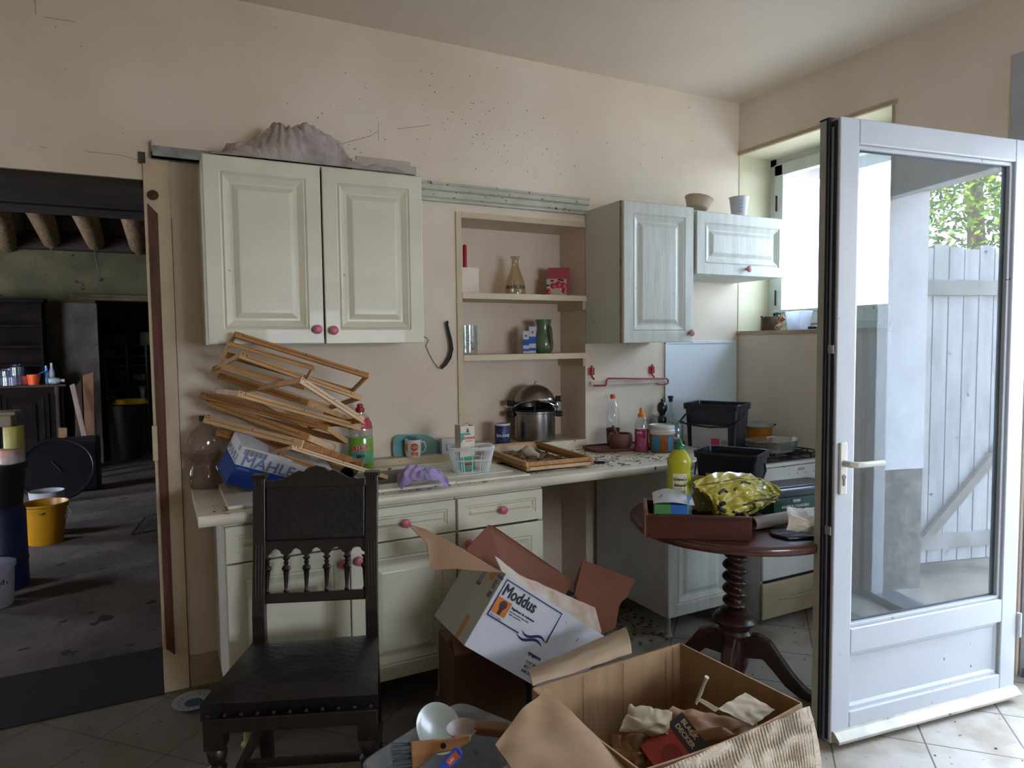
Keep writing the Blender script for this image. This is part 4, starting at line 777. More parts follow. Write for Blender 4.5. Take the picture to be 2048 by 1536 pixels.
# frames stacked on black tray on the right
a0, a1, a2 = on(1052, 925, CT+.055), on(955, 890, CT+.055), on(1168, 908, CT+.055)
o = MB().box((-.0, -.0, 0), (.36, .25, .006)).box((0, 0, .006), (.36, .006, .014)).box((0, .244, .006), (.36, .25, .014)).box((0, 0, .006), (.006, .25, .014)).box((.354, 0, .006), (.36, .25, .014)).build('black_tray', mat('dark_metal_tray', '26211f', .5, .3, var=.2), bevel=.002)
o.location = (1.46, 2.72, CT+.001); o.rotation_euler = (0, 0, R(4)); tag(o, 'flat dark tray under the two stacked frames on the worktop', 'tray')
g2 = 'two pine frames stacked flat before the niche'
hive_frame(a1+V((0, 0, 0)), a0, a2, 'upper of the two pine frames stacked flat on the dark tray, before the niche', 1, hb=.022, th=.016, group=g2)
hive_frame(a1+V((.006, .01, -.023)), a0+V((.006, .004, -.023)), a2+V((.01, 0, -.023)), 'lower of the two pine frames stacked flat on the dark tray, before the niche', 0, hb=.020, th=.016, group=g2)
o = MB().grid(lambda u, v: V((0, 0, 0))+(a0+(a1-a0)*(.1+.8*u)+(a2-a0)*(.08+.84*v))+V((0, 0, -.040+.012*nz(u*9, v*9)+.007*nz(u*30, v*30))), 40, 30).build('dry_debris', mat('brown_debris', '4b3524', .95, var=.4, vs=40, col2='a08460', bump=.5, bs=80)); tag(o, 'brown dry debris and stalks lying inside the stacked frames', 'debris', kind='stuff')
p = a0+(a1-a0)*.35+(a2-a0)*.55
o = bottle('light_bulb', 'pale light bulb lying on the debris inside the stacked frames', 'light bulb', (p.x, p.y, CT+.034), [(0, 0), (.012, .001), (.014, .02), (.017, .03), (.028, .052), (.030, .066), (.024, .085), (.012, .094), (0, .096)], mat('opal_glass', 'b8ac98', .2, var=.1))
o.rotation_euler = (R(-75), 0, R(30))
# knife / tool, blue carton
p = on(1172, 926, CT)
o = MB().box((-.045, -.018, 0), (.055, .018, .022)).build('blue_carton', mat('deep_blue_carton', '1f2b62', .4)); o.location = p+V((-.01, .03, .0)); o.rotation_euler = (0, 0, R(-8)); tag(o, 'small dark blue carton with a barcode under the right corner of the stacked frames', 'box')
q = MB().box((-.035, -.0186, .002), (.003, -.0181, .02)); q.build('barcode_label', mat('white_print', 'd8d8d4', .4), o)
bb = MB()
for k in range(8): bb.box((-.032+k*.004, -.0190, .004), (-.032+k*.004+.0015+.0008*(k % 2), -.0187, .018))
bb.build('barcode_bars', mat('black_print', '161616', .5), o)
p = on(1200, 927, CT); o = thing('folding_tool', 'small black-handled pocket tool lying at the worktop edge', 'tool', p, R(-28))
MB().box((-.04, -.008, 0), (.025, .008, .012)).build('tool_grip', mat('black_plastic', '151518', .35), o, bevel=.004); MB().tube([(.02, -.008, .006), (.045, -.010, .006), (.055, 0, .006), (.045, .010, .006), (.02, .008, .006)], .002, 6).build('metal_loop', ss, o)
# scattered crumbs / dirt on the worktop
cmb = MB()
for k in range(420):
    x = rnd.triangular(1.35, 2.6, 2.1); y = rnd.uniform(2.64, 3.2); 
    if rnd.random() < .25: x = rnd.uniform(.15, 1.3); y = rnd.uniform(2.62, 2.72)
    a = rnd.uniform(0, pi); l_ = rnd.choice([.003, .006, .012, .03]); r_ = rnd.uniform(.0008, .0022)
    cmb.tube([(x, y, CT+.001+r_), (x+l_*cos(a), y+l_*sin(a), CT+.001+r_)], r_, 4)
tag(cmb.build('dirt_crumbs', mat('crumb_brown', '54391f', .9, var=.3, vs=50)), 'brown crumbs, straw and droppings scattered over the worktop', 'crumbs', kind='stuff')
# tray with mortar etc. on the right
tw_ = mat('red_brown_tray', '7a4038', .5, var=.2, vs=8)
tp = V((at(1240, 3.10), 3.10, CT+.001))
o = thing('serving_tray', 'reddish-brown oval-cornered wooden tray holding the mortar, right part of the worktop', 'tray', tp, R(-6))
MB().prism([rr2(2*pi*k/36, .20, .105, 5) for k in range(36)], 0, .008).build('tray_base', tw_, o, bevel=.002)
MB().tube([(*rr2(2*pi*k/36, .20, .105, 5), .012) for k in range(36)], .006, 6, True).build('tray_rim', mat('tray_rim_brown', '5b3a2c', .5), o, smooth=True)
wd = mat('brown_wood_bowl', '6b4536', .5, var=.2, vs=6)
mx2, my2 = at(1241, 3.05), 3.05
o = thing('mortar', 'round brown wooden mortar bowl on the reddish tray', 'mortar', (mx2, my2, CT+.010)); MB().lathe([(0, 0), (.045, 0), (.058, .012), (.066, .04), (.066, .065), (.060, .085), (.053, .085), (.056, .05), (.03, .02), (0, .016)], 32, cap=False).build('bowl', wd, o, smooth=40)
o = thing('pestle', 'wooden pestle leaning in the brown mortar bowl', 'pestle', (mx2, my2, CT+.03)); MB().tube([(.01, 0, 0), (-.02, 0, .05), (-.045, 0, .095), (-.052, 0, .108)], [.014, .009, .010, .008], 10).build('pestle_stick', wd, o, smooth=True)
p = (at(1226, 3.16), 3.16, CT+.010); bottle('dark_red_tumbler', 'dark red tumbler half hidden behind the mortar bowl', 'cup', p, [(0, 0), (.032, 0), (.040, .10), (.037, .10), (.03, .006), (0, .006)], mat('dark_maroon', '45222a', .35))
p = (at(1226, 3.215), 3.215, CT+.001)
o = bottle('water_bottle', 'empty clear plastic bottle with orange cap standing behind the mortar', 'bottle', p, [(.034, 0), (.040, .008), (.040, .03)]+[(.040-.0025*(k % 2), .035+k*.008) for k in range(12)]+[(.040, .14), (.041, .175), (.037, .205), (.024, .245), (.014, .26), (.013, .275)], cl,
    parts=[('cap', [(.016, .272), (.016, .29), (.012, .296), (0, .296)], mat('orange_cap', 'd4602a', .4), {})])
p = (at(1283, 2.95), 2.95, CT+.001)
o = bottle('pink_liquid_bottle', 'clear squeeze bottle half full of pink liquid with orange nozzle', 'bottle', p, [(0, 0), (.035, 0), (.038, .006), (.038, .11), (.037, .15), (.030, .175), (.018, .188), (.016, .195)], cl, sy=.8,
    parts=[('liquid', [(0, .003), (.034, .003), (.036, .008), (.036, .125), (0, .125)], mat('magenta_liquid', 'a82c62', .15, coat=.3), dict(sy=.78)), ('nozzle', [(.021, .19), (.021, .205), (.012, .212), (.011, .232), (.006, .24), (0, .24)], mat('orange_nozzle', 'df8a2a', .4), {})])
MB().text('MIR', .018, Tr(-.01, -.001, .10), wrap=.039, align='CENTER', bold=.0008).text('rose', .010, Tr(-.006, -.001, .035), wrap=.039, align='CENTER').build('lettering', mat('pink_print', 'd890b0', .4), o).scale = (1, .82, 1)
p = (at(1323, 2.90), 2.90, CT+.001)
o = bottle('round_tub', 'round tub with thick white lid and orange-blue label behind the yellow bottle', 'tub', p, [(0, 0), (.060, 0), (.064, .01), (.066, .10), (0, .10)], mat('orange_blue_label', 'b0662f', .4, var=.3, vs=14),
    parts=[('lid', [(.070, .098), (.0725, .104), (.0725, .118), (.069, .122), (.070, .140), (.066, .146), (.062, .140), (0, .138)], mat('off_white_lid', 'c4c3bd', .4), {})])
q = MB()
for a0_, a1_ in ((-.055, -.01), (.035, .07)): q.add([(.0672*sin(a/.066), -.0672*cos(a/.066), z) for z in (.01, .09) for a in (a0_, (a0_+a1_)/2, a1_)], [(0, 1, 4, 3), (1, 2, 5, 4)])
q.build('blue_panels', mat('sky_blue_print', '3f83b8', .4), o)
p = (at(1324, 3.14), 3.14, CT+.001)
bottle('pepper_mill', 'tall turned black wooden pepper mill beside the oil bottle', 'pepper mill', p, [(0, 0), (.028, 0), (.028, .02), (.022, .05), (.019, .10), (.026, .125), (.028, .145), (.017, .165), (.020, .175), (.030, .195), (.031, .215), (.024, .235), (.012, .243), (.006, .248), (.010, .258), (0, .264)], mat('black_turned_wood', '1a1416', .3, coat=.4))
p = (at(1341, 3.19), 3.19, CT+.001)
bottle('oil_bottle', 'slim clear glass bottle with dark cork behind the pepper mill', 'bottle', p, [(.028, 0), (.031, .006), (.031, .13), (.024, .16), (.0135, .18), (.012, .235), (.015, .238), (.015, .248)], clg, parts=[('cork', [(.011, .235), (.012, .255), (.016, .256), (.016, .27), (0, .27)], mat('dark_cork', '35241c', .7), {})])
for px_, Y_, h__, lab in ((1352, 3.05, .135, 'square glass storage jar behind the white-lidded tub'), (1318, 3.22, .155, 'greenish glass jar against the wall left of the pepper mill')):
    p = (at(px_, Y_), Y_, CT+.001); bottle('glass_jar', lab, 'jar', p, [(0, 0), (.040, 0), (.044, .005), (.044, h__-.02), (.038, h__-.008), (.038, h__), (.035, h__), (.035, h__-.02), (.041, h__-.03), (.041, .008), (0, .008)], clg, parts=[('lid', [(.040, h__-.012), (.040, h__+.004), (0, h__+.004)], glass('jar_lid', (.8, .9, .88), .05, .1, .3), {})])
o = MB().box((0, 0, 0), (.075, .06, .05)).build('green_box', mat('dark_green_box', '25332a', .5)); o.location = (at(1345, 2.88), 2.86, CT+.001); o.rotation_euler = (0, 0, R(4)); tag(o, 'little dark green box between the white-lidded tub and the tall black bucket', 'box')
o = MB().box((0, 0, 0), (.12, .10, .006)).build('booklet', mat('white_paper', 'c0bdb6', .7)); o.location = (at(1338, 2.9), 2.95, CT+.052); tag(o, 'white booklet lying on the little dark green box', 'booklet')

# rectangular black buckets
bkm = mat('navy_black_plastic', '161a26', .32, var=.05, coat=.15)
def bucket(lab, loc, rz, w1, d1, w0, d0, h_, handle, label=True, hz_=.6):
    o = thing('rectangular_bucket', lab, 'bucket', loc, rz)
    def ring(a, b, z, n=9): return [(*rr2(2*pi*k/40+pi/40, a, b, n), z) for k in range(40)]
    m_ = MB(); R_ = [ring(w0, d0, 0), ring(w1*.985, d1*.985, h_*.93), ring(w1*.99, d1*.99, h_)]; ins = [ring(w1*.96, d1*.96, h_), ring(w0*.95, d0*.94, .006)]
    al = R_+ins; vs = [p for r_ in al for p in r_]; fs = [(j*40+i, j*40+(i+1) % 40, (j+1)*40+(i+1) % 40, (j+1)*40+i) for j in range(4) for i in range(40)]
    fs += [tuple(range(39, -1, -1)), tuple(range(160, 200))]; m_.add(vs, fs); m_.build('bucket_body', bkm, o, smooth=35)
    q = MB(); R2 = [ring(w1*.985, d1*.98, h_*.87), ring(w1*1.035, d1*1.045, h_*.875), ring(w1*1.045, d1*1.06, h_*.95), ring(w1*1.05, d1*1.065, h_*.99), ring(w1*1.03, d1*1.04, h_*1.01), ring(w1*.96, d1*.96, h_*1.0)]
    vs = [p for r_ in R2 for p in r_]; q.add(vs, [(j*40+i, j*40+(i+1) % 40, (j+1)*40+(i+1) % 40, (j+1)*40+i) for j in range(5) for i in range(40)]); q.build('bucket_rim', bkm, o, smooth=35)
    MB().tube(handle, .0055, 8).build('bail_handle', bkm, o, smooth=True)
    return o
B1 = V((2.80, 2.89, .8935)); bw, bd = .156, .110
o = bucket('tall black rectangular bucket with white label, standing on the hob beside the worktop end', B1, R(-64), bw, bd, .138, .096, .258,
    [(-bw-.002, -.01, .208), (-bw-.014, -.05, .185), (-bw-.016, -bd-.005, .155), (-bw+.03, -bd-.012, .142), (0, -bd-.014, .132), (bw-.03, -bd-.012, .142), (bw-.01, -bd-.008, .158), (bw+.012, -.05, .185), (bw+.004, -.01, .208)])
th_ = math.atan2(bd-.084, .235)
LT = fr((0, -.0965, 0), (1, 0, 0), (0, -(bd-.096), .258))
MB().box((-.108, .012, .0005), (.098, .135, .0012), LT).build('label', mat('pale_grey_label', 'b0a9aa', .5), o)
MB().box((.004, .018, .0012), (.050, .068, .0018), LT).build('label_red_patch', mat('rose_red_print', 'c03c58', .4), o)
d_ = MB(); 
for a, b in (((.060, .046), (.078, .064)), ((.078, .064), (.096, .046)), ((.096, .046), (.078, .028)), ((.078, .028), (.060, .046)), ((.069, .055), (.087, .037)), ((.087, .055), (.069, .037))): d_.tube([LT @ V((*a, .002)), LT @ V((*b, .002))], .0011, 4)
d_.build('label_diamond', mat('dark_rose_print', '6e2c42', .4), o); MB().box((-.108, .135, .0005), (.098, .142, .0014), LT).build('label_edge', mat('tan_label_edge', 'a08860', .6), o)
# bucket 2 sits on the pedestal table edge: built with the table things
TZ = .7445
B2 = V((2.39, 2.37, TZ)); bw, bd = .148, .104
o = bucket('black rectangular bucket in front of the taller one, standing on the round table', B2, R(-62), bw, bd, .124, .086, .240,
    [(-bw-.002, 0, .19), (-bw-.008, -.05, .17), (-bw+.01, -bd-.01, .125), (0, -bd-.016, .105), (bw-.02, -bd-.012, .12), (bw+.012, -.06, .13), (bw+.014, -.02, .16), (bw+.004, 0, .19)])
LT = fr((0, -.0865, 0), (1, 0, 0), (0, -(bd-.086), .240))
MB().box((-.09, .012, .0005), (.12, .135, .0012), LT).build('label', mat('pale_grey_label', 'b0a9aa', .5), o); MB().box((-.09, .125, .0012), (.12, .140, .0018), LT).build('label_band', mat('yellow_green_band', 'a9a860', .5), o)

# stove-top things
HZ = .8925
p = V((2.99, 2.66, HZ)); o = thing('oval_glass_dish', 'oval clear glass baking dish on the stove hob', 'dish', p, R(-5))
MB().lathe([(0, 0), (.72, 0), (.80, .06), (.93, .48), (1.0, .55), (.98, .57), (.90, .5), (.76, .09), (.70, .04), (0, .04)], 48, Matrix.Diagonal((.17, .115, .115, 1)), cap=False).build('dish_body', glass('pyrex', (.84, .87, .86), 0, .09), o, smooth=60)
p = V((3.20, 2.955, HZ)); o = thing('orange_saucepan', 'orange enamel pot with grey lid at the back of the stove', 'saucepan', p, 0)
MB().lathe([(0, 0), (.073, 0), (.078, .01), (.078, .09), (.081, .094), (0, .094)], 36).build('pot_body', mat('orange_enamel', 'b87422', .35, coat=.3), o, smooth=40)
MB().lathe([(.088, .094), (.089, .099), (.08, .108), (.04, .122), (0, .125)], 36).build('pot_lid', mat('grey_lid', '8d9089', .3, .3), o, smooth=50); MB().tube([(.09, -.01, .085), (.12, -.02, .098)], .006, 8).build('pot_handle', blk, o)

# ================================================================ niche shelf things
S1, S2 = 1.767, 1.444
def ny(px, Y=YB+.12): return at(px, Y), Y
x, y = ny(926, YB+.10)
o = MB().box((-.09, -.04, 0), (.035, .04, .135)).build('white_block', mat('white_box', 'e6dccb', .7)); o.location = (NX0+.07, YB+.06, S1+.001); tag(o, 'white box with the red stick upright on it, upper niche shelf, left', 'box')
o.location = (NX0+.095, YB+.09, S1+.001)
o = MB().lathe([(.0105, 0), (.0105, .11), (.008, .118), (0, .12)], 16).build('red_candle', mat('red_candle', 'a01822', .35), smooth=40); o.location = (NX0+.055, YB+.06, S1+.1365); tag(o, 'red candle standing on the white box at the left end of the upper niche shelf', 'candle')
cx_, cy_ = ny(1034, YB+.10)
o = bottle('glass_carafe', 'dusty glass carafe with green lettering in the middle of the upper niche shelf', 'carafe', (cx_, cy_, S1+.001), [(0, .002), (.048, 0), (.056, .006), (.057, .03), (.050, .075), (.034, .12), (.021, .155), (.018, .175), (.020, .20), (.026, .212)], glass('dusty_glass', (.86, .80, .66), .08, .06, .25, 'b59e74'))
MB().text('ORANGINA', .029, Tr(0, -.001, .032), wrap=.0575, align='CENTER', bold=.0006, sx=.9).build('lettering', mat('dark_green_print', '1f4a3c', .4), o)
cx_, cy_ = ny(1116, YB+.11)
o = thing('napkin_holder', 'red and white paper bag printed with red cherries, right end of the upper niche shelf', 'paper bag', (cx_, cy_, S1+.001), face(cx_, cy_)+.1)
MB().box((-.060, -.012, 0), (.055, .012, .10)).build('bag_body', mat('pale_paper', 'b7a595', .7), o, bevel=.003)
MB().box((-.048, .012, .03), (.075, .016, .165)).build('red_flap', mat('red_paper', 'a02230', .5), o)
q = MB()
for x_, z_, r_ in ((-.048, .028, .017), (-.022, .060, .017), (.008, .066, .020), (.036, .060, .019), (.040, .03, .014)): q.lathe([(r_, 0), (r_*.8, .003), (0, .004)], 18, Tr(x_, -.012, z_) @ Rx(90), sx=.75 if abs(x_) > .04 else 1)
q.build('printed_cherries', mat('cherry_red', 'b01828', .3), o)
q = MB()
for x_, z_ in ((-.052, .062), (-.028, .088), (.016, .094), (.03, .09)): q.lathe([(.011, 0), (0, .003)], 10, Tr(x_, -.013, z_) @ Rx(90), sy=.5)
q.build('printed_leaves', mat('dark_leaf_print', '2c3a22', .5), o)
cx_, cy_ = NX0+.075, YB+.085
o = bottle('patterned_glass', 'wide clear tumbler with etched frosted pattern, left end of the lower niche shelf', 'glass', (cx_, cy_, S2+.001), [(0, .004), (.048, 0), (.053, .006), (.054, .155), (.051, .155), (.050, .012), (0, .012)], clg)
q = MB()
for k in range(70):
    a, z = rnd.uniform(0, 2*pi), rnd.uniform(.015, .12); q.tube([(.0545*cos(a+d), .0545*sin(a+d), z+e) for d, e in ((0, 0), (rnd.uniform(-.2, .2), rnd.uniform(.004, .014)), (rnd.uniform(-.3, .3), rnd.uniform(0, .02)))], .0016, 4)
q.build('frosted_pattern', mat('frost_print', '9aa6b2', .6), o)
for px_, lab, w__, hh in ((1054, 'blue and white slim carton, left one of the pair on the lower niche shelf', .026, .125), (1067, 'white and blue carton beside the green jug on the lower niche shelf', .03, .15)):
    x, y = ny(px_, YB+.09 if px_ < 1060 else YB+.075)
    o = MB().box((-w__/2-.004, -.02, 0), (w__/2+.004, .02, hh)).build('medicine_carton', mat('white_blue_carton', 'b9c2cc', .5), bevel=.001); o.location = (x, y, S2+.001); o.rotation_euler = (0, 0, face(x, y)); tag(o, lab, 'box', 'slim cartons on the lower niche shelf')
    MB().box((-w__/2-.0045, -.0206, hh*.36), (w__/2+.0045, -.0200, hh*.62)).box((-w__/2-.0045, -.0206, hh*.1), (w__/2+.0045, -.0200, hh*.2)).build('blue_bands', mat('blue_band', '2a55a0', .4), o)
    MB().box((-.005, -.0206, hh*.74), (.006, -.0200, hh*.82)).build('red_mark', mat('red_print', 'b81f2a', .4), o)
x, y = ny(1089, YB+.10)
o = bottle('green_jug', 'green glazed pottery jug with handle on the lower niche shelf', 'jug', (x, y, S2+.001), [(0, 0), (.043, 0), (.052, .015), (.057, .045), (.054, .08), (.042, .11), (.037, .135), (.042, .172), (.046, .19), (.042, .19), (.034, .14), (.03, .05), (0, .02)], mat('olive_green_glaze', '55684a', .3, var=.15, vs=8, coat=.4), parts=[])
MB().tube([(.034, -.034, .15), (.040, -.052, .14), (.044, -.06, .10), (.042, -.05, .055), (.036, -.04, .045)], .008, 8).build('jug_handle', mat('olive_green_glaze', '55684a'), o, smooth=True)

# ================================================================ on top of the wall cabinets
TZ1 = 1.508+.7405
net = mat('dusty_grey_net', 'b5aca6', .9, var=.15, vs=14, bump=.5, bs=120)
O1 = V((.55, 3.08, TZ1))
def pile(u, v):
    x = -.34+u*.82; y = -.17+v*.26
    h1 = .165*math.exp(-((x-.02)/.155)**4)*math.exp(-((y+.02)/.115)**4)+.07*math.exp(-((x+.18)/.13)**2)*math.exp(-((y+.06)/.10)**2)+.06*math.exp(-((x-.20)/.08)**2)*math.exp(-((y+.05)/.10)**2)+.045*math.exp(-((x-.37)/.08)**4)*math.exp(-((y+.09)/.07)**2)+.04*math.exp(-((x+.30)/.06)**2)*math.exp(-((y-.02)/.08)**2)
    w1 = .30+h1*6; z = h1*(1+.35*nz(x*12, y*12, 3))+min(1, w1)*(.022*abs(nz(x*20, y*34, 8))+.010*nz(x*50, y*60, 5)+.008*sin((x*1.1+y*1.4+.25*nz(x*6, y*6))*150)*(1 if x < .02 else .4))
    e = min(1, 14*min(u, 1-u, v, 1-v)); return V((x+.015*nz(x*15, y*15, 5), y+.012*e*nz(x*15, y*15, 2), .0025+max(0, z)*e))
o = MB().grid(pile, 150, 60, .002).build('crumpled_netting', net, smooth=80); o.location = O1; tag(o, 'dusty grey crumpled net curtain heaped on the double wall cabinet', 'netting')
o = thing('folded_white_sheet', 'flat piece of white wood moulding lying on the right part of the double wall cabinet', 'board', (.86, 3.02, TZ1)); 
MB().box((-.10, -.08, .0005), (.19, .0, .045)).box((-.06, .0, .018), (.19, .012, .085)).build('moulding', mat('white_old_paint', 'b4aca0', .6, var=.1, spot='4a3a2a', spots=.03), o, bevel=.002)
x, y = PY(1478, 420, 3.02).x, 3.02; z1 = 1.872+.356
o = bottle('measuring_beaker', 'white plastic measuring beaker on top of the flap cabinet by the window', 'beaker', (x, y, z1), [(0, .003), (.040, 0), (.042, .004), (.056, .118), (.060, .122), (.057, .124), (.053, .120), (.039, .008), (0, .008)], mat('translucent_white', 'cdd3dc', .35, var=.03))
q = MB()
for k in range(4): q.box((-.004+.0*k, -.0605, .03+k*.022), (.02, -.056, .0315+k*.022))
q.build('graduation_marks', mat('grey_marks', '8f98a4', .5), o)
x, y = PY(1402, 410, 3.04).x, 3.04; z2 = 1.497+.743
o = thing('plastic_scoop', 'beige plastic bowl lying tilted on top of the tall wall cabinet', 'bowl', (x-.03, y, z2+.01)); 
MB().lathe([(0, .002), (.05, .0), (.062, .01), (.078, .06), (.082, .062), (.079, .064), (.058, .014), (0, .008)], 32, Tr(0, 0, .012) @ Ry(14), cap=False).build('bowl_body', mat('beige_plastic', 'c9b8a0', .45, var=.05), o, smooth=50)
# window sill things
x, y = 3.44, 3.10
o = thing('small_saucepan', 'little old brown metal saucepan at the left end of the window sill', 'saucepan', (x, y, WZ0+.006)); MB().lathe([(0, 0), (.045, 0), (.05, .006), (.05, .085), (.047, .085), (.046, .01), (0, .008)], 28, cap=False).build('pan_body', mat('tarnished_metal', '5c4a40', .5, .5, var=.2, vs=14), o, smooth=40)
MB().tube([(-.045, -.0, .075), (-.09, -.02, .085)], .006, 6).build('pan_handle', mat('tarnished_metal', '5c4a40'), o)
o = MB().lathe([(.017, 0), (.017, .09), (.012, .095), (.012, .112), (0, .112)], 16).build('dark_vial', mat('dark_brown_glass', '4a3c30', .3), smooth=40); o.location = (3.50, 3.09, WZ0+.006); tag(o, 'slim dark brown vial behind the little saucepan on the sill', 'bottle')
o = thing('paint_brush', 'brush with orange-brown wooden handle leaning on the little saucepan', 'brush', (3.41, 2.99, WZ0+.008)); MB().tube([(0, 0, .02), (.03, .03, .05), (.045, .005, .075)], [.016, .012, .014], 10).build('brush_handle', mat('orange_wood', 'b0682c', .4), o, smooth=True); MB().tube([(-.03, -.0, .012), (0, 0, .022)], .016, 10).build('brush_head', mat('tan_bristle', '9a7a60', .8), o, smooth=True)
o = MB().lathe([(0, .002), (.062, 0), (.064, .004), (.078, .108), (.082, .11), (.078, .113), (.073, .108), (.060, .008), (0, .008)], 4, Matrix.Rotation(R(45), 4, 'Z'), cap=False).build('square_tub', glass('frosted_tub', (.95, .95, .97), .1, .04, .7, 'd5d8e0'), smooth=20, bevel=.004); o.location = (3.47, 2.90, WZ0+.006); tag(o, 'square frosted plastic tub on the window sill beside the little saucepan', 'tub')
o = MB().box((0, 0, 0), (.03, .06, .018)).build('black_soap', mat('black_plastic', '151518', .35), bevel=.006); o.location = (3.40, 2.72, WZ0+.006); tag(o, 'small black plastic piece lying on the window sill', 'cap')
# ================================================================ things on the pedestal table
FLp = V((1.645, 2.075, TZ)); u_ = V((.80, -.60, 0)).normalized()
F_ = fr(FLp, u_, (-u_.y, u_.x, 0))
dwr = mat('mahogany_drawer', '4c2318', .35, var=.2, vs=4, stretch=(1, 8, 8), coat=.2); dwi = mat('drawer_inner_wood', '7a5444', .6, var=.15)
o = thing('loose_drawer', 'reddish wooden drawer lying on the round table filled with packets', 'drawer', F_.translation, rot=F_.to_3x3())
DW, DD, DHt = .395, .26, .092
MB().box((0, 0, 0), (DW, .014, DHt)).build('drawer_side', dwr, o, bevel=.002); MB().box((0, DD-.014, 0), (DW, DD, DHt)).build('drawer_side', dwr, o, bevel=.002)
MB().box((-.004, 0, 0), (.012, DD, DHt+.004)).build('drawer_front', dwi, o, bevel=.002); MB().box((DW-.012, .014, 0), (DW, DD-.014, DHt-.012)).build('drawer_back', dwi, o, bevel=.002)
MB().box((.012, .014, .004), (DW-.012, DD-.014, .010)).build('drawer_bottom', dwi, o); MB().box((.02, -.003, DHt-.018), (DW-.02, 0, DHt-.012)).build('groove_moulding', dwr, o)
def W2(x, y, z=0): return F_ @ V((x, y, z))
# tissue box
p = W2(.035, .018, .012); T_ = fr(p, u_, (-u_.y, u_.x, 0))
o = thing('tissue_box', 'green and blue packet box torn open with white folded top, left in the drawer', 'box', T_.translation, rot=T_.to_3x3())
MB().box((0, 0, 0), (.062, .09, .115)).build('green_half', mat('leaf_green_print', '4f8a4a', .5), o, bevel=.001); MB().box((.062, 0, 0), (.125, .09, .115)).build('blue_half', mat('strong_blue_print', '2468b0', .5), o, bevel=.001)
MB().grid(lambda u, v: V((-.004+.155*u, -.004+.12*v, .118+.026*sin(pi*min(1, u*1.0+.1))*(.35+.65*v)+.010*v)), 14, 8, .0012).build('torn_lid', mat('white_print_card', 'c3ccd4', .5), o, smooth=70)
MB().add([(.018+.016*cos(2*pi*k/18), .06+.02*sin(2*pi*k/18), .1335+.008*cos(2*pi*k/18)) for k in range(18)], [tuple(range(18))]).build('green_mark', mat('pale_green_print', '6f9a80', .5), o)
MB().grid(lambda u, v: V((.128+.022*u+.006*nz(u*4, v*6), .0+.10*u, .150-.145*v+.006*nz(u*9, v*7))), 10, 12, .001).build('film_wrap', glass('blue_film', (.7, .82, .95), .12, .12, .45, '8fb6d8'), o, smooth=70)
# yellow scouring-cream bottle stands behind the packets inside the drawer
p = W2(.14, .175, .011); hh = PY(1329, 885, p.y).z-p.z; k_ = hh/.26; kr = k_*.76
yl = mat('yellow_green_plastic', 'a5a41f', .3, var=.03, coat=.2)
rx, Hh = .0465, hh
o = bottle('scouring_cream_bottle', 'yellow bottle of scouring cream with green cap standing on the table', 'bottle', p, [(0, 0), (rx*.95, 0), (rx, .008), (rx, .60*Hh), (rx*.955, .645*Hh), (rx*1.0, .69*Hh), (rx*1.06, .745*Hh), (rx*1.03, .79*Hh), (rx*.80, .845*Hh), (rx*.48, .895*Hh), (rx*.40, .91*Hh)], yl, sy=.68,
    parts=[('cap', [(rx*.46, .905*Hh), (rx*.46, .95*Hh), (rx*.30, .965*Hh), (rx*.22, 1.0*Hh), (rx*.12, 1.03*Hh), (0, 1.03*Hh)], mat('green_cap', '1f6a44', .4), {})])
q = MB(); rr_ = rx+.0004
q.add([(rr_*sin(a/rr_), -rr_*.69*cos(a/rr_), z) for z in (.16*Hh, .625*Hh) for a in (-.026, -.013, 0, .013, .034)], [(0, 1, 6, 5), (1, 2, 7, 6), (2, 3, 8, 7), (3, 4, 9, 8)]); q.build('label', mat('pale_yellow_label', 'c6c6a4', .5), o)
q = MB().text('Crème à', .0155, Tr(.003, -.002, .545*Hh), wrap=rr_+.0006, align='CENTER', bold=.0003, shear=.3).text('Récurer', .0155, Tr(.004, -.002, .475*Hh), wrap=rr_+.0006, align='CENTER', bold=.0004, shear=.3); o2 = q.build('lettering', mat('black_print', '161616', .5), o); o2.scale = (1, .70, 1)
o2 = MB().text('TOP', .019, Tr(-.006, -.002, .31*Hh) @ Ry(-10), wrap=rr_+.0006, align='CENTER', bold=.0018).text('_____', .007, Tr(.006, -.002, .452*Hh), wrap=rr_+.0006, align='CENTER', bold=.0008).build('red_lettering', mat('red_orange_print', 'c8402a', .5), o); o2.scale = (1, .70, 1)
# yellow plastic bag
yb = mat('yellow_bag', 'b3a645', .35, var=.08, vs=6, coat=.25)
P0 = V((1.99, 2.02, TZ+.10))
def ybag(u, v):      # u 0..1 left-right, v 0..1 bottom-top of the sheet
    a = [PD(1386, 962, 2.72), PD(1440, 948, 2.80), PD(1500, 941, 2.84), PD(1532, 962, 2.88), PD(1562, 984, 2.92)]
    b = [PD(1424, 1004, 2.70), PD(1432, 1034, 2.68), PD(1470, 1036, 2.72), PD(1512, 1022, 2.80), PD(1548, 1002, 2.88)]
    t = u*4; i = min(3, int(t)); f = t-i; lo = b[i].lerp(b[i+1], f); hi = a[i].lerp(a[i+1], f); q = lo.lerp(hi, v)
    bul = sin(pi*v)*.045*sin(pi*min(1, max(0, u)))+.045*abs(nz(u*5, v*4, 2))+.030*abs(nz(u*9+3, v*7, 5))+.008*nz(u*22, v*18, 1)
    return q-CV(0, 0, 1)*bul+V((0, 0, .010*nz(u*10, v*9, 8)+ .012*sin(v*6+u*9)*v))
o = thing('plastic_bag', 'crumpled yellow plastic carrier bag with black print heaped in the loose drawer', 'bag', (0, 0, 0)); 
MB().grid(ybag, 60, 40, .001).build('bag_sheet', yb, o, smooth=75)
def ybag2(u, v): q = ybag(u, v*.9); return q+CV(0, -.004, .05+.03*nz(u*6, v*6, 12))
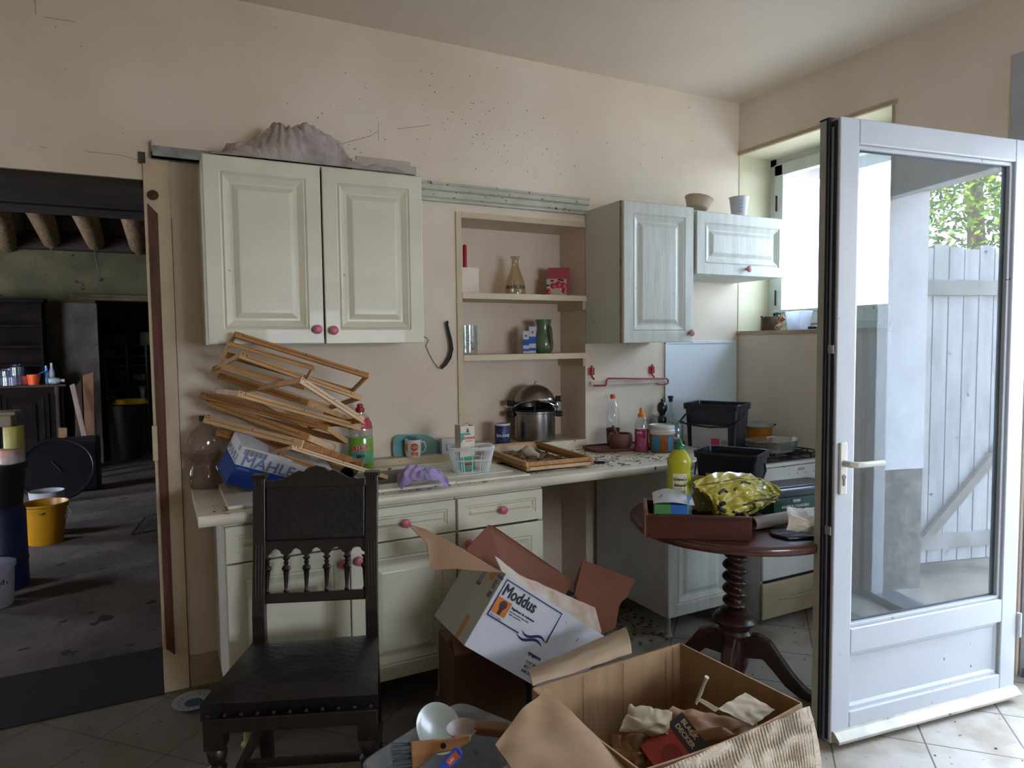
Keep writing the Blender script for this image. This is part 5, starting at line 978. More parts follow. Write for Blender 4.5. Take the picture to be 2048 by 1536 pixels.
MB().grid(ybag2, 30, 20, .001).build('bag_back_sheet', yb, o, smooth=75)
bkp = MB()
def onbag(pts, r=.0035): bkp.tube([ybag(*p)-CV(0, 0, .004) for p in pts], r, 5)
onbag([(.02, .9), (.2, .84), (.4, .86), (.55, .92)], .0015); onbag([(.28, .42), (.24, .36), (.22, .28), (.25, .20), (.30, .17)], .009); onbag([(.26, .06), (.28, .05)], .010)
onbag([(.60, .40), (.72, .42), (.84, .52), (.93, .58), (.96, .48), (.95, .36)], .004); onbag([(.50, .30), (.60, .34), (.66, .2), (.58, .08)], .004); onbag([(.40, .18), (.47, .14), (.44, .06)], .006); onbag([(.2, .62), (.26, .66), (.30, .60)], .006); onbag([(.36, .62), (.44, .74), (.5, .72)], .005)
bkp.build('black_print', mat('black_ink', '1d1d22', .5), o)
def gb_(u, v): q = PD(1385+45*u, 1020-70*v, 2.80+.05*u); return q+V((.012*nz(u*5, v*5), .01*nz(u*7, v*7, 3), .008*nz(u*9, v*4)))-CV(0, 0, 1)*(.03*sin(pi*u))
MB().grid(gb_, 16, 16, .001).build('bag_fold', mat('grey_yellow_film', 'a8a67c', .4, var=.2, vs=9), o, smooth=70)
# dark tray with green band
p = V((2.46, 2.10, TZ)); o = thing('black_food_tub', 'black plastic tub with green printed band at the right of the round table', 'tub', p, R(-6))
q = MB(); sh = [(-.15, -.075), (.19, -.075), (.20, .09), (-.16, .09)]; q.prism(sh, .0005, .080); q.build('tub_wall', mat('dark_green_band', '124a38', .4), o, bevel=.004)
MB().prism([(x*1.05, y*1.08) for x, y in sh], .080, .118).build('tub_rim', mat('navy_black_plastic', '161a26'), o, bevel=.008)
MB().prism([(-.12, -.05), (.17, -.05), (.18, .07), (-.13, .07)], .1182, .122).build('tub_lid_panel', mat('navy_black_plastic', '161a26'), o, bevel=.004)
Tt = fr((-.02, -.0765, .0), (1, 0, 0), (0, 0, 1))
MB().text('RACCOR CANADIEN', .016, Tt @ Tr(-.01, .036), align='CENTER', bold=.0006).box((-.045, -.0767, .058), (-.003, -.0757, .070)).build('lettering', mat('white_print', 'd8d8d4', .4), o)
MB().text('2 kilos environ', .009, Tt @ Tr(-.01, .022), align='CENTER').build('blue_lettering', mat('sky_blue_print', '3f83b8', .4), o)
MB().slab([(-.065, -.0762, .078), (.02, -.0762, .078), (-.0, -.0762, .054), (-.045, -.0762, .054)], .0005).build('dark_badge', mat('navy_black_plastic', '161a26'), o)
# cardboard tube
a, b = PD(1505, 1022, 2.72), PD(1640, 1000, 2.86); a.z = TZ+.028; b.z = TZ+.034
card = mat('brown_card', '9a8163', .75, var=.10, vs=5, stretch=(1, 1, 4))
ax = (b-a).normalized(); T_ = fr(a, ax, (0, 0, 1)) @ Ry(90)
o = MB().lathe([(.020, 0), (.026, 0), (.026, (b-a).length), (.020, (b-a).length), (.020, 0)], 28, T_, cap=False).build('cardboard_tube', mat('grey_brown_tube', '8f8377', .6, var=.1), smooth=50); tag(o, 'grey-brown cardboard tube lying before the black tub on the round table', 'tube')
# white crumpled paper bag with red
def pbag(u, v):
    q = PD(1572+118*u, 1016+44*v+ (16*u*v), 2.62+.05*u-.05*v); return q-CV(0, 0, 1)*(.05*sin(pi*v)*sin(pi*min(1, u+.15)))+V((0, 0, .012*nz(u*6, v*6, 3)+.006*nz(u*15, v*15)))
o = MB().grid(pbag, 34, 24, .001).build('white_paper_bag', mat('white_paper_bag', 'c6c2ba', .6, var=.05, vs=12, col2='b9ab92'), smooth=70); tag(o, 'crumpled white bag with red stripe on the round table by the door edge', 'bag')
MB().grid(lambda u, v: pbag(.45+.5*u, .02+.14*v)-CV(0, 0, .003), 12, 4).build('red_stripe', mat('red_paper', 'a02230', .5), o)
p = V((2.14, 1.855, TZ+.001)); T_ = fr(p, (.86, -.30, 0), (.30, .86, 0))
o = MB().prism([(.03, 0), (.19, -.02), (.27, .01), (.27, .12), (.02, .11), (0, .06)], 0, .012).build('plastic_platter', mat('gloss_navy_lid', '1a2030', .12, coat=.6), bevel=.004); o.matrix_world = Tr(2.06, 1.79, TZ+.001) @ Rz(-16); tag(o, 'glossy dark blue plastic lid lying on the round table under the white bag', 'lid')
# dark crumpled plastic between tube and bag
o = MB().grid(lambda u, v: V((2.08+.20*u-.06*v, 1.99-.10*u+.09*v, TZ+.004+.03*abs(nz(u*6, v*6, 4))+.03*sin(pi*u)*sin(pi*v))), 22, 14, .001).build('dark_film', mat('smoky_film', '4a4038', .3, var=.3, vs=20), smooth=70); tag(o, 'smoky crumpled plastic film before the cardboard tube on the table', 'film')

# ================================================================ big open carton in the foreground
cb = mat('corrugated_card', '967855', .8, var=.10, vs=4, bump=.12, bs=20, stretch=(6, 6, .6)); cbl = mat('pale_card_flap', 'a08d75', .8, var=.12, vs=4, col2='8c7456'); cbw = mat('whitish_card_outside', 'b5a68f', .85, var=.1, vs=3, bump=.7, bs=26, stretch=(1.5, 1.5, 9))
H_ = .45; Rk, Rr, Rl = V((1.575, 1.795, H_)), V((1.615, 1.325, H_)), V((.975, 1.767, H_)); Rf = Rl+(Rr-Rk)
o = thing('open_carton', 'large open brown corrugated cardboard box in the foreground with torn paper inside', 'cardboard box', (0, 0, 0))
def wall(a, b, nm, m, th=.006, bow=0, z0=.002):
    n_ = (b-a).cross(V((0, 0, 1))).normalized()
    return MB().grid(lambda u, v: a.lerp(b, u)*1+V((0, 0, -(H_-z0)*v))+n_*(bow*sin(pi*u)*(1-v)), 20, 12, th).build(nm, m, o)
wall(Rk, Rl, 'box_wall', cb); wall(Rr, Rk, 'box_wall', cb); wall(Rf, Rr, 'box_wall', cb, bow=.02); wall(Rl, Rf, 'box_wall', cb)
MB().slab([(Rl.x, Rl.y, .004), (Rk.x, Rk.y, .004), (Rr.x, Rr.y, .004), (Rf.x, Rf.y, .004)], .003).build('box_bottom', cb, o)
# score lines on the inner back wall, near the corner
q = MB()
for t in (.06, .115, .43, .70): 
    a = Rk.lerp(Rl, t)+V((0, -.0072, 0)); q.box((a.x, a.y, .05), (a.x+.0025, a.y+.001, H_-.004))
q.build('score_lines', mat('card_crease', '7a5c3c', .9), o)
# rear flap, curled up and outwards
fa, fb = PD(1066, 1372, 2.10), PD(1264, 1306, 2.28); fc, fd = PD(1056, 1338, 2.20), PD(1252, 1254, 2.42)
MB().grid(lambda u, v: fa.lerp(fb, u).lerp(fc.lerp(fd, u), v)+CV(0, .010, -.02)*sin(pi*v)*1.0+V((0, 0, .005*nz(u*4, v*4))), 24, 10, .005).build('rear_flap', cbl, o, smooth=60)
# left flap, folded down towards the viewer
la, lb, lc, ld_ = PD(1092, 1378, 2.03), PD(1290, 1570, 1.66), PD(1060, 1590, 1.56), PD(990, 1492, 1.72)
MB().grid(lambda u, v: la.lerp(lb, u).lerp(ld_.lerp(lc, u), v)+V((0, 0, .012*nz(u*3, v*3, 2)+.010*sin(pi*v))), 24, 14, .005).build('left_flap', mat('stained_card_flap', '8f7658', .8, var=.15, vs=3, col2='735636'), o, smooth=60)
# right-front flap, whitish outside, bulging
ra, rb = Rr+V((.004, -.028, .003)), Rf+V((0, -.028, .003)); rc, rd = PD(1634, 1580, 1.84), PD(1400, 1760, 1.52)
MB().grid(lambda u, v: ra.lerp(rb, u).lerp(rc.lerp(rd, u), v)-CV(0, -.01, .045)*sin(pi*v*.8)+V((0, 0, .006*nz(u*9, v*9))), 40, 20, .006).build('front_flap', cbw, o, smooth=60)
q = MB()
for k in range(46):
    u = .02+k*.02
    q.tube([ra.lerp(rb, u+.06*v_).lerp(rc.lerp(rd, u+.06*v_), v_)-CV(0, -.01, .045)*sin(pi*v_*.8)-CV(0, 0, .0015) for v_ in (0, .2, .4, .6, .8, .98)], .0016, 4)
q.build('corrugation_ridges', mat('ridge_card', 'a5957d', .85), o)
# contents
pap = mat('kraft_paper', '8b6b4d', .75, var=.15, vs=4); papw = mat('ribbed_white_card', 'aaa08a', .8, var=.08, vs=5)
def sheet(name, lab, cat, c4, deps, bulge, m, seed, amp=.012, nu=26, nv=18, group=None, th=.002):
    a, b, c, d = [PD(*p, dp) for p, dp in zip(c4, deps)]
    o_ = MB().grid(lambda u, v: a.lerp(b, u).lerp(d.lerp(c, u), v)-CV(0, 0, 1)*(bulge*sin(pi*u)*sin(pi*v))+V((amp*nz(u*4, v*4, seed), amp*nz(u*4, v*4, seed+3), amp*nz(u*5, v*5, seed+7))), nu, nv, th).build(name, m, smooth=65); tag(o_, lab, cat, group); return o_
sheet('torn_cardboard', 'ribbed whitish cardboard piece sticking up at the right inside the big open box', 'cardboard', [(1435, 1418), (1490, 1385), (1550, 1420), (1505, 1452)], [1.98, 2.02, 1.98, 1.94], 0, papw, 2, .003)
sheet('kraft_paper', 'long crumpled brown kraft paper folded across the big open box', 'paper', [(1345, 1412), (1514, 1446), (1520, 1470), (1262, 1492)], [2.06, 2.00, 1.97, 2.00], .03, pap, 5, .018)
sheet('kraft_paper', 'pale torn kraft paper piece at the left inside the big open box', 'paper', [(1262, 1408), (1345, 1424), (1335, 1470), (1238, 1462)], [2.04, 2.03, 1.98, 1.98], .03, mat('pale_kraft', '978a6e', .8, var=.1), 9, .009)
sheet('kraft_paper', 'brown paper lump lying low in the big open box near the left flap', 'paper', [(1222, 1470), (1300, 1470), (1300, 1530), (1235, 1540)], [2.02, 2.02, 1.96, 1.96], .03, mat('brown_lump', '8a6a48', .8, var=.2), 13, .02)
o_ = MB().tube([PD(1392, 1408, 1.98), PD(1402, 1385, 1.98), PD(1408, 1368, 1.97), PD(1414, 1354, 1.96)], [.004, .006, .005, .007], 6).build('paper_twist', mat('foil_white', 'a9a294', .4), smooth=True); tag(o_, 'thin twisted paper strip standing up in the middle of the big open box', 'paper strip')
sheet('white_card_strip', 'narrow white folded card strip beside the twisted paper in the big open box', 'cardboard', [(1390, 1398), (1398, 1396), (1440, 1418), (1430, 1424)], [1.99, 1.99, 1.96, 1.96], .0, papw, 3, .002, 8, 4)
T_ = fr(PD(1340, 1578, 1.895), CV(.15, .085, .05), CV(-.05, .10, .09))
o = thing('tool_box_carton', 'red and black carton lettered BLACK DECKER lying inside the big open box', 'box', T_.translation, rot=T_.to_3x3())
MB().box((0, 0, -.06), (.16, .13, 0)).build('carton_body', mat('scarlet_card', 'a03226', .5, var=.15), o, bevel=.002); MB().box((.105, -.001, -.001), (.161, .131, .001)).build('black_panel', mat('black_ink', '1d1d22', .5), o)
MB().text('BLACK', .020, Tr(.140, .115, .0015) @ Rz(-90), bold=.0008).text('DECKER', .020, Tr(.118, .115, .0015) @ Rz(-90), bold=.0008).build('lettering', mat('tan_print', 'b5a184', .5), o)
MB().lathe([(.03, .0012), (.03, .002), (0, .002)], 24, Tr(.06, .06, 0)).build('red_disc', mat('dark_red_disc', '7c1f1c', .5), o)

# ================================================================ brown box under and the white MODDUS carton
drk = mat('dark_brown_card', '6a4f3b', .8, var=.12, vs=3)
a0 = V((1.005, 2.53, 0)); ux = V((.25, -.22, 0)).normalized(); T_ = fr(a0, ux, (-ux.y, ux.x, 0))
T_ = fr(V((.945, 2.33, 0)), (1, -.12, 0), (.12, 1, 0))
o = thing('brown_carton', 'plain closed brown cardboard box on the floor under the white carton', 'cardboard box', T_.translation, rot=T_.to_3x3())
MB().box((0, 0, .001), (.33, .24, .33)).build('carton_body', drk, o, bevel=.003); MB().slab([(0, .0, .33), (-.01, -.02, .42), (.05, -.015, .40), (.07, 0, .33)], .004).build('torn_flap', mat('torn_card_pink', '9a6f52', .8), o)
MB().box((.29, -.001, .06), (.31, .0, .30)).build('tape_strip', mat('black_tape', '1b1b1f', .4), o)
# carton: origin P1 (near lower corner), x along the label face, y up the face, z out towards the viewer
P0_, P1_ = PD(1004, 1143, 2.42), PD(930, 1292, 2.36)
xax = PD(1205, 1270, 2.58)-P0_; F_ = fr(P1_, xax, P0_-P1_)
CW, CH, CDp = xax.length, (P0_-P1_).dot(F_.col[1].xyz), .35
wc = mat('white_gloss_carton', 'b9bdc4', .45, var=.06, vs=6, spot='7a6a58', spots=.02, ss=30); rbm = mat('red_brown_card', '6e4029', .75, var=.12, vs=3); wc2 = mat('grey_white_side', 'aeb0ae', .5, var=.06, vs=6)
o = thing('white_carton', 'white torn carton lettered Moddus with orange picture, tilted on the brown box', 'cardboard box', F_.translation, rot=F_.to_3x3())
MB().box((0, 0, -.004), (CW, CH, 0)).build('label_wall', wc, o); MB().box((-.004, 0, -CDp), (0, CH, 0)).build('end_wall', wc2, o); MB().box((0, 0, -CDp), (CW, .004, -.004)).build('bottom_wall', rbm, o); MB().box((CW-.004, .004, -CDp), (CW, CH, -.004)).build('far_end_wall', rbm, o); MB().box((0, 0, -CDp-.004), (CW, CH, -CDp)).build('back_wall', rbm, o)
q = MB()
for a, b in (((.012, .022), (.012, CH*.52+.075)),): pass
bx0, bx1, by0, by1 = .012, .262, CH-.150, CH-.014
LP = [(bx0, by1), (bx1+.02, by1+.002), (bx1+.005, by0+.045), (bx1-.03, by0+.005), (bx0, by0)]
q.tube([(x, y, .001) for x, y in [(bx0, by0), (bx0, by1), (bx1+.015, by1), (bx1+.015, by0+.020)]], .0030, 4).tube([(bx0, by0, .001), (bx1-.105, by0, .001)], .0030, 4)
q.grid(lambda u, v: V((bx1-.10+.115*u, by0+.022-.011*sin(2*pi*u)+.016*u*0+(.012*v-.006)*sin(pi*u)-.006, .0012)), 24, 2).grid(lambda u, v: V((bx1-.115+.125*u, by0+.004-.011*sin(2*pi*u)+(.012*v-.006)*sin(pi*u)-.006, .0012)), 24, 2)
q.build('label_border', mat('navy_ink', '1c1d4c', .45), o)
t_ = MB().text('Moddus', .060, Tr(bx0+.008, by1-.052, .0012), sx=.78, bold=.0016).text('Régulateur de croissance', .0105, Tr(bx0+.072, by1-.078, .0012), bold=.0005).text('pour blé tendre, orge, avoine', .0075, Tr(bx0+.072, by1-.090, .0012)).text('seigle et graminées', .0075, Tr(bx0+.072, by1-.099, .0012)).text('10 x 1 Litre', .011, Tr(bx0+.006, by0+.004, .0012))
t_.text('syngenta', .017, Tr(bx1-.03, by0-.045, .0012), bold=.0006).text('LOT SMO 2F', .014, Tr(bx1-.02, .055, .0012)).text('AD CODE 7', .014, Tr(bx1-.02, .038, .0012)).text('FAB 0307', .014, Tr(bx1-.02, .021, .0012)); t_.build('lettering', mat('black_print', '161616', .5), o)
MB().box((bx0+.004, by0+.016, .0004), (bx0+.066, by1-.062, .001)).build('orange_picture', mat('orange_print', 'c8701c', .5, var=.15, vs=20), o)
MB().lathe([(.016, .001), (0, .0016)], 20, Tr(bx0+.037, by1-.082, 0)).box((bx0+.029, by0+.018, .001), (bx0+.044, by1-.094, .0014)).lathe([(.012, .001), (0, .0017)], 20, Tr(bx0+.036, by0+.045, 0)).build('dark_figure', mat('dark_maroon_ink', '38141c', .5), o)
q = MB().box((-.0052, .0, -.10), (-.0042, .090, -.072)).box((-.0052, CH-.045, -.105), (-.0042, CH, -.072)); q.build('orange_tape', mat('amber_tape', 'b9852c', .4), o)
q = MB().box((-.0052, CH-.085, -.175), (-.0042, CH-.075, -.14)).box((-.0052, CH-.08, -.167), (-.0042, CH, -.164)).box((-.0052, CH-.08, -.15), (-.0042, CH, -.147)).box((-.0052, CH-.10, -.045), (-.0042, CH-.078, -.020))
q.text('Moddus', .016, fr((-.005, CH-.025, -.045), (0, 0, 1), (0, 1, 0))); 
for k in range(5): q.box((-.0052, CH-.066+.007*k, -.05+.003*(k % 2)), (-.0042, CH-.062+.007*k, -.02-.004*(k % 3)))
q.build('end_print', mat('grey_print', '57606e', .5), o)
# its torn top flaps
def flap(nm, pix, deps, m, th=.004): return_pts = [PD(*p, d) for p, d in zip(pix, deps)]; f_ = MB(F_.inverted()).slab(return_pts, th).build(nm, m, o); return f_
pk = mat('pinkish_card', 'b08f76', .8, var=.1, vs=5)
cv = [PD(820, 1051, 2.44), PD(846, 1063, 2.45), PD(862, 1100, 2.46), PD(860, 1138, 2.46)]; cw = [PD(1008, 1146, 2.44)]
pts_t = [(820, 1050), (838, 1055), (850, 1060), (905, 1083), (1005, 1144)]; pts_b = [(820, 1054), (832, 1062), (848, 1076), (861, 1138), (905, 1142)]
def lf(u, v):
    top = [PD(820, 1050, 2.52), PD(850, 1058, 2.50), (PD(880, 1072, 2.49)), PD(930, 1100, 2.47), PD(1006, 1146, 2.42)]; bot = [PD(821, 1055, 2.50), PD(852, 1085, 2.48), PD(863, 1139, 2.47), PD(915, 1138, 2.45), PD(1005, 1146, 2.42)]
    t = u*4; i = min(3, int(t)); f = t-i; return top[i].lerp(top[i+1], f).lerp(bot[i].lerp(bot[i+1], f), v)
MB(F_.inverted()).grid(lf, 24, 8, .004).build('left_flap', pk, o, smooth=30)
flap('back_flap', [(976, 1050), (985, 1052), (1144, 1162), (1130, 1190), (1010, 1150), (930, 1100)], [2.62, 2.62, 2.82, 2.76, 2.55, 2.52], rbm)
flap('right_flap', [(1165, 1120), (1270, 1160), (1252, 1196), (1238, 1206), (1230, 1255), (1205, 1268), (1180, 1235), (1148, 1190), (1148, 1165)], [2.84, 2.92, 2.88, 2.86, 2.80, 2.74, 2.72, 2.76, 2.80], rbm)
def tf(u, v):
    a = PD(1004, 1143, 2.42).lerp(PD(1200, 1270, 2.62), u); b = [PD(990, 1112, 2.46), PD(1040, 1150, 2.50), PD(1110, 1180, 2.56), PD(1190, 1215, 2.66), PD(1203, 1262, 2.68)]
    t = u*4; i = min(3, int(t)); f = t-i; return a.lerp(b[i].lerp(b[i+1], f), v)+V((0, 0, .004*nz(u*12, v*5)))
MB(F_.inverted()).grid(tf, 40, 6, .003).build('torn_front_flap', mat('torn_white_card', 'b9b2ab', .8, var=.2, vs=14, col2='a89078'), o, smooth=40)

# ================================================================ translucent crate with plates and brushes
milk = glass('milky_crate', (.90, .92, .94), .15, .05, .50, 'c2c8cc')
c0 = V((.74, 1.84, 0)); cdir = V((.90, .42, 0)).normalized(); T_ = fr(c0, cdir, (-cdir.y, cdir.x, 0))
o = thing('storage_crate', 'translucent grey plastic storage crate on the floor between chair and big box', 'crate', T_.translation, rot=T_.to_3x3())
m_ = MB(); n=44
def rg(a, b, z): return [(*rr2(2*pi*k/n+pi/n, a, b, 8), z) for k in range(n)]
RR = [rg(.18, .13, .002), rg(.205, .165, .27), rg(.222, .18, .272), rg(.225, .183, .285), rg(.218, .176, .288), rg(.20, .16, .275), rg(.175, .125, .006)]
vs = [p for r_ in RR for p in r_]; m_.add(vs, [(j*n+i, j*n+(i+1) % n, (j+1)*n+(i+1) % n, (j+1)*n+i) for j in range(6) for i in range(n)]+[tuple(range(n-1, -1, -1)), tuple(range(6*n, 7*n))]); m_.build('crate_shell', milk, o, smooth=35)
def dish(name, lab, px, dep, rx, rot, r, h_, m, cat='plate'):
    o_ = MB().lathe([(0, 0), (r*.6, .002), (r*.85, h_*.7), (r, h_), (r, h_+.003), (r*.83, h_*.7+.004), (r*.6, .006), (0, .005)], 44, cap=False).build(name, m, smooth=60)
    o_.matrix_world = Tr(*PD(*px, dep)) @ rot; tag(o_, lab, cat); return o_
pm = mat('pale_green_white_plate', '98a094', .3, coat=.3, var=.03)
def towards(px, dep, up=(0, 0, 1), tilt=0, yawd=0):
    p = PD(*px, dep); zz = (EYE-p).normalized(); zz = (Matrix.Rotation(R(yawd), 3, 'Z') @ zz); xx = V((0, 0, 1)).cross(zz).normalized(); m3 = Matrix((xx, zz.cross(xx), zz)).transposed(); return (m3 @ Matrix.Rotation(R(tilt), 3, 'X')).to_4x4()
dish('white_plate', 'whitish plate standing upright on edge in the translucent crate', (874, 1460), 2.06, 0, towards((874, 1460), 2.06, tilt=-14, yawd=38), .076, .014, pm)
dish('white_bowl', 'small grey-white bowl wedged behind the wooden brush in the crate', (925, 1472), 1.98, 0, towards((925, 1472), 1.98, tilt=-55, yawd=-30), .045, .025, mat('dusty_pink_white', 'a59a94', .4), 'bowl')
bw_ = mat('blond_brush_wood', 'ae7c50', .55, var=.15, vs=5, stretch=(1, 8, 8))
T_ = fr(PD(822, 1512, 1.87), CV(.175, .018, .02), CV(0, .06, .03))
o = thing('scrubbing_brush', 'wooden dustpan brush with grey bristles lying in the crate', 'brush', T_.translation, rot=T_.to_3x3())
MB().prism([(0, -.035), (.03, -.028), (.065, -.005), (.10, -.004), (.135, .0), (.165, .01), (.17, .03), (.10, .028), (.06, .032), (0, .035)], -.03, 0).build('brush_block', bw_, o, bevel=.006, seg=3); MB().lathe([(.008, .0), (.008, .001), (0, .001)], 16, Tr(.09, .012, 0)).build('hang_hole', mat('hole_dark', '2a1a12', .9), o)
q = MB()
for k in range(60): z_ = -.028+.026*rnd.random(); y_ = -.033+.066*(k/59); q.tube([(-.0, y_, z_), (-.05-.008*rnd.random(), y_*1.15+.004*rnd.random(), z_-.01)], .0011, 4)
q.build('bristles', mat('grey_bristles', '5e6668', .7), o)
T_ = fr(PD(893, 1530, 1.80), CV(.07, .06, .02), CV(-.03, .06, .02))
o = thing('blue_brush', 'bright blue plastic brush handle with orange sticker in the crate', 'brush', T_.translation, rot=T_.to_3x3())
MB().prism([(-.03, -.012), (.01, -.016), (.035, -.018), (.05, -.008), (.052, .008), (.04, .018), (.01, .014), (-.03, .010)], -.012, 0).build('handle', mat('bright_blue_plastic', '1f57c8', .3, coat=.4), o, bevel=.004, seg=3)
MB().tube([(-.03, 0, -.006), (-.06, -.01, -.01), (-.08, -.04, -.02)], .009, 8).build('handle_neck', mat('bright_blue_plastic', '1f57c8'), o, smooth=True); MB().box((.004, -.010, .0), (.040, .009, .0012)).build('sticker', mat('orange_sticker', 'd2603a', .4), o)
MB().text('LAV', .010, Tr(.008, -.004, .0015), bold=.0006).build('sticker_lettering', mat('white_print', 'd8d8d4'), o)
o_ = MB().box((-.05, -.018, 0), (.05, .018, .03)).build('wood_offcut', mat('dark_orange_wood', '6e4a2c', .7, var=.2), bevel=.006); o_.matrix_world = Tr(*PD(985, 1465, 1.98)) @ Rz(-40) @ Rx(20); tag(o_, 'short brown wood offcut at the back right of the crate', 'wood')
# plate on the floor by the wall
p = PZ(388, 1408, 0); p.z = .002
o_ = thing('floor_plate', 'small white plate with blue centre and dark rim marks on the tiles beside the wall', 'plate', p)
MB().lathe([(0, 0), (.05, 0), (.085, .014), (.086, .017), (.05, .005), (0, .004)], 40, cap=False).build('plate_body', mat('dusty_white_plate', '9fa5a4', .4), o_, smooth=60); MB().lathe([(.036, .0052), (0, .0053)], 30).build('blue_centre', mat('petrol_blue', '34505f', .4), o_)
q = MB()
for k in range(16): a = k*pi/8; q.box((-.002, .058, 0), (.002, .076, .001), Rz(math.degrees(a)) @ Tr(0, 0, .009) @ Matrix.Identity(4))
q.build('rim_marks', mat('petrol_blue', '34505f'), o_)
# floor dirt
q = MB()
for k in range(170):
    x, y = rnd.uniform(-.4, 3.2), rnd.uniform(1.2, 3.1); r_ = rnd.uniform(.002, .006); q.lathe([(r_, 0), (r_*.6, r_*.5), (0, r_*.6)], 6, Tr(x, y, .0005))
for k in range(700):
    x, y = rnd.uniform(1.1, 2.3), rnd.triangular(2.6, 3.25, 3.1); r_ = rnd.uniform(.003, .014); q.lathe([(r_, 0), (r_*.7, r_*.4), (0, r_*.5)], 5, Tr(x, y, .0005))
tag(q.build('floor_litter', mat('litter_brown', '42382c', .9, var=.4, vs=30, col2='6e6656')), 'dark crumbs and dirt strewn over the tiles under the worktop', 'litter', kind='stuff')
# ================================================================ the dark room beyond the doorway
def floor_at(px, py): p = PZ(px, py, 0); p.z = 0; return p
BY0 = 9.72
xl, xr_ = PY(-60, 800, BY0).x, PY(128, 800, BY0).x
dk = mat('black_brown_dresser', '1c1517', .9, var=.25, vs=4, spec=.15); dk2 = mat('dresser_moulding', '453634', .8, var=.2, spec=.2)
o = thing('dresser', 'dark carved wooden dresser with open upper shelves in the far room', 'dresser', (xl, BY0, 0)); W_ = xr_-xl; htop = PY(60, 770, BY0).z
MB().box((0, 0, .06), (W_, .5, htop-.03)).build('dresser_base', dk, o, bevel=.006); MB().box((-.02, -.03, htop-.03), (W_+.03, .52, htop)).build('dresser_top', dk2, o, bevel=.006)
a = PY(0, 790, BY0).x-xl; b = PY(97, 790, BY0).x-xl
for x0_, x1_ in ((a-.42, a+.02), (b-.46, b)): MB().rings(x1_-x0_, htop-.22, [(0, 0), (.03, 0), (.05, .012), (.07, 0), (.11, -.008), (.13, .01)], .02, fr((x0_, -.021, .12), (1, 0, 0), (0, 0, 1))).build('cupboard_door', dk, o, bevel=.002)
for x_ in (W_-.06,): MB().lathe([(.03, 0), (.03, .05), (.022, .08), (.026, .4), (.022, htop-.15), (.03, htop-.12), (.03, htop-.05)], 14, Tr(x_, -.02, .02)).build('corner_column', dk2, o, smooth=40)
xs = PY(82, 700, BY0).x-xl; zt = PY(60, 605, BY0+.2).z
u_b = MB().box((xs-.03, .18, htop), (xs, .5, zt)).box((0, .47, htop), (xs, .5, zt)).box((-.02, .14, zt), (xs+.03, .5, zt+.05)); u_b.build('upper_case', dk, o)
for t in (.22, .45, .70): MB().box((0, .18, htop+(zt-htop)*t), (xs-.03, .47, htop+(zt-htop)*t+.025)).build('shelf', dk, o)
jg = glass('jar_glass_far', (.85, .9, .95), .05, .12, .15, '9fb0c8')
def ontop(px, y=BY0+.08): return (PY(px, 768, y).x, y, htop+.001)
for px_, r_, h_, lab in ((16, .075, .11, 'low round glass bowl at the left on the far dresser'), (14, .065, .19, 'glass jar behind the low bowl on the far dresser'), (35, .075, .24, 'taller glass preserving jar on the far dresser')):
    x, y, z = ontop(px_, BY0+(.06 if h_ < .15 else .22)); o = MB().lathe([(0, 0), (r_, 0), (r_, h_*.85), (r_*.8, h_*.92), (r_*.85, h_), (r_*.78, h_), (r_*.75, h_*.9), (r_*.93, h_*.82), (r_*.93, .01), (0, .01)], 20, cap=False).build('glass_jar', jg, smooth=40); o.location = (x, y, z); tag(o, lab, 'jar')
x, y, z = ontop(68, BY0+.04); o = MB().lathe([(0, 0), (.055, 0), (.07, .12), (.065, .12), (.05, .01), (0, .01)], 20, cap=False).build('orange_cup', mat('vivid_orange', 'e0561c', .4), smooth=40); o.location = (x, y, z); tag(o, 'bright orange plastic cup on the far dresser', 'cup')
o = MB().lathe([(0, 0), (.05, 0), (.06, .10), (0, .10)], 16).build('red_pot', mat('dull_red', '9a3222', .5), smooth=40); x, y, z = ontop(54, BY0+.16); o.location = (x, y, z); tag(o, 'dull red pot behind the orange cup on the far dresser', 'pot')
a, b = PY(57, 757, BY0+.1), PY(96, 742, BY0+.14); o = MB().box((0, -.05, 0), ((b-a).length, .05, .012)).build('blue_strip', mat('clear_blue_plastic', '3a6ab8', .3), bevel=.004); o.matrix_world = fr(a, b-a, (0, 1, 0)); tag(o, 'flat blue plastic piece leaning across the orange cup', 'lid')
for px_, h_, c_, lab in ((94, .22, '6f9fd0', 'small light blue bottle on the far dresser'), (105, .25, 'a9b4c0', 'clear bottle at the right on the far dresser')):
    x, y, z = ontop(px_, BY0+.16); o = MB().lathe([(0, 0), (.03, 0), (.032, h_*.6), (.014, h_*.75), (.013, h_), (0, h_)], 16).build('small_bottle', mat('bottle_'+c_, c_, .15), smooth=40); o.location = (x, y, z); tag(o, lab, 'bottle')
x, y, z = ontop(98, BY0+.02); o = MB().lathe([(0, 0), (.035, 0), (.04, .03), (.038, .10), (.02, .12), (.02, .16), (0, .16)], 16, Tr(0, 0, .04) @ Ry(90)).build('lying_jar', mat('pale_jar', 'a8b2bc', .2), smooth=40); o.location = (x, y, z); tag(o, 'white jar lying on its side at the right end of the far dresser', 'jar')
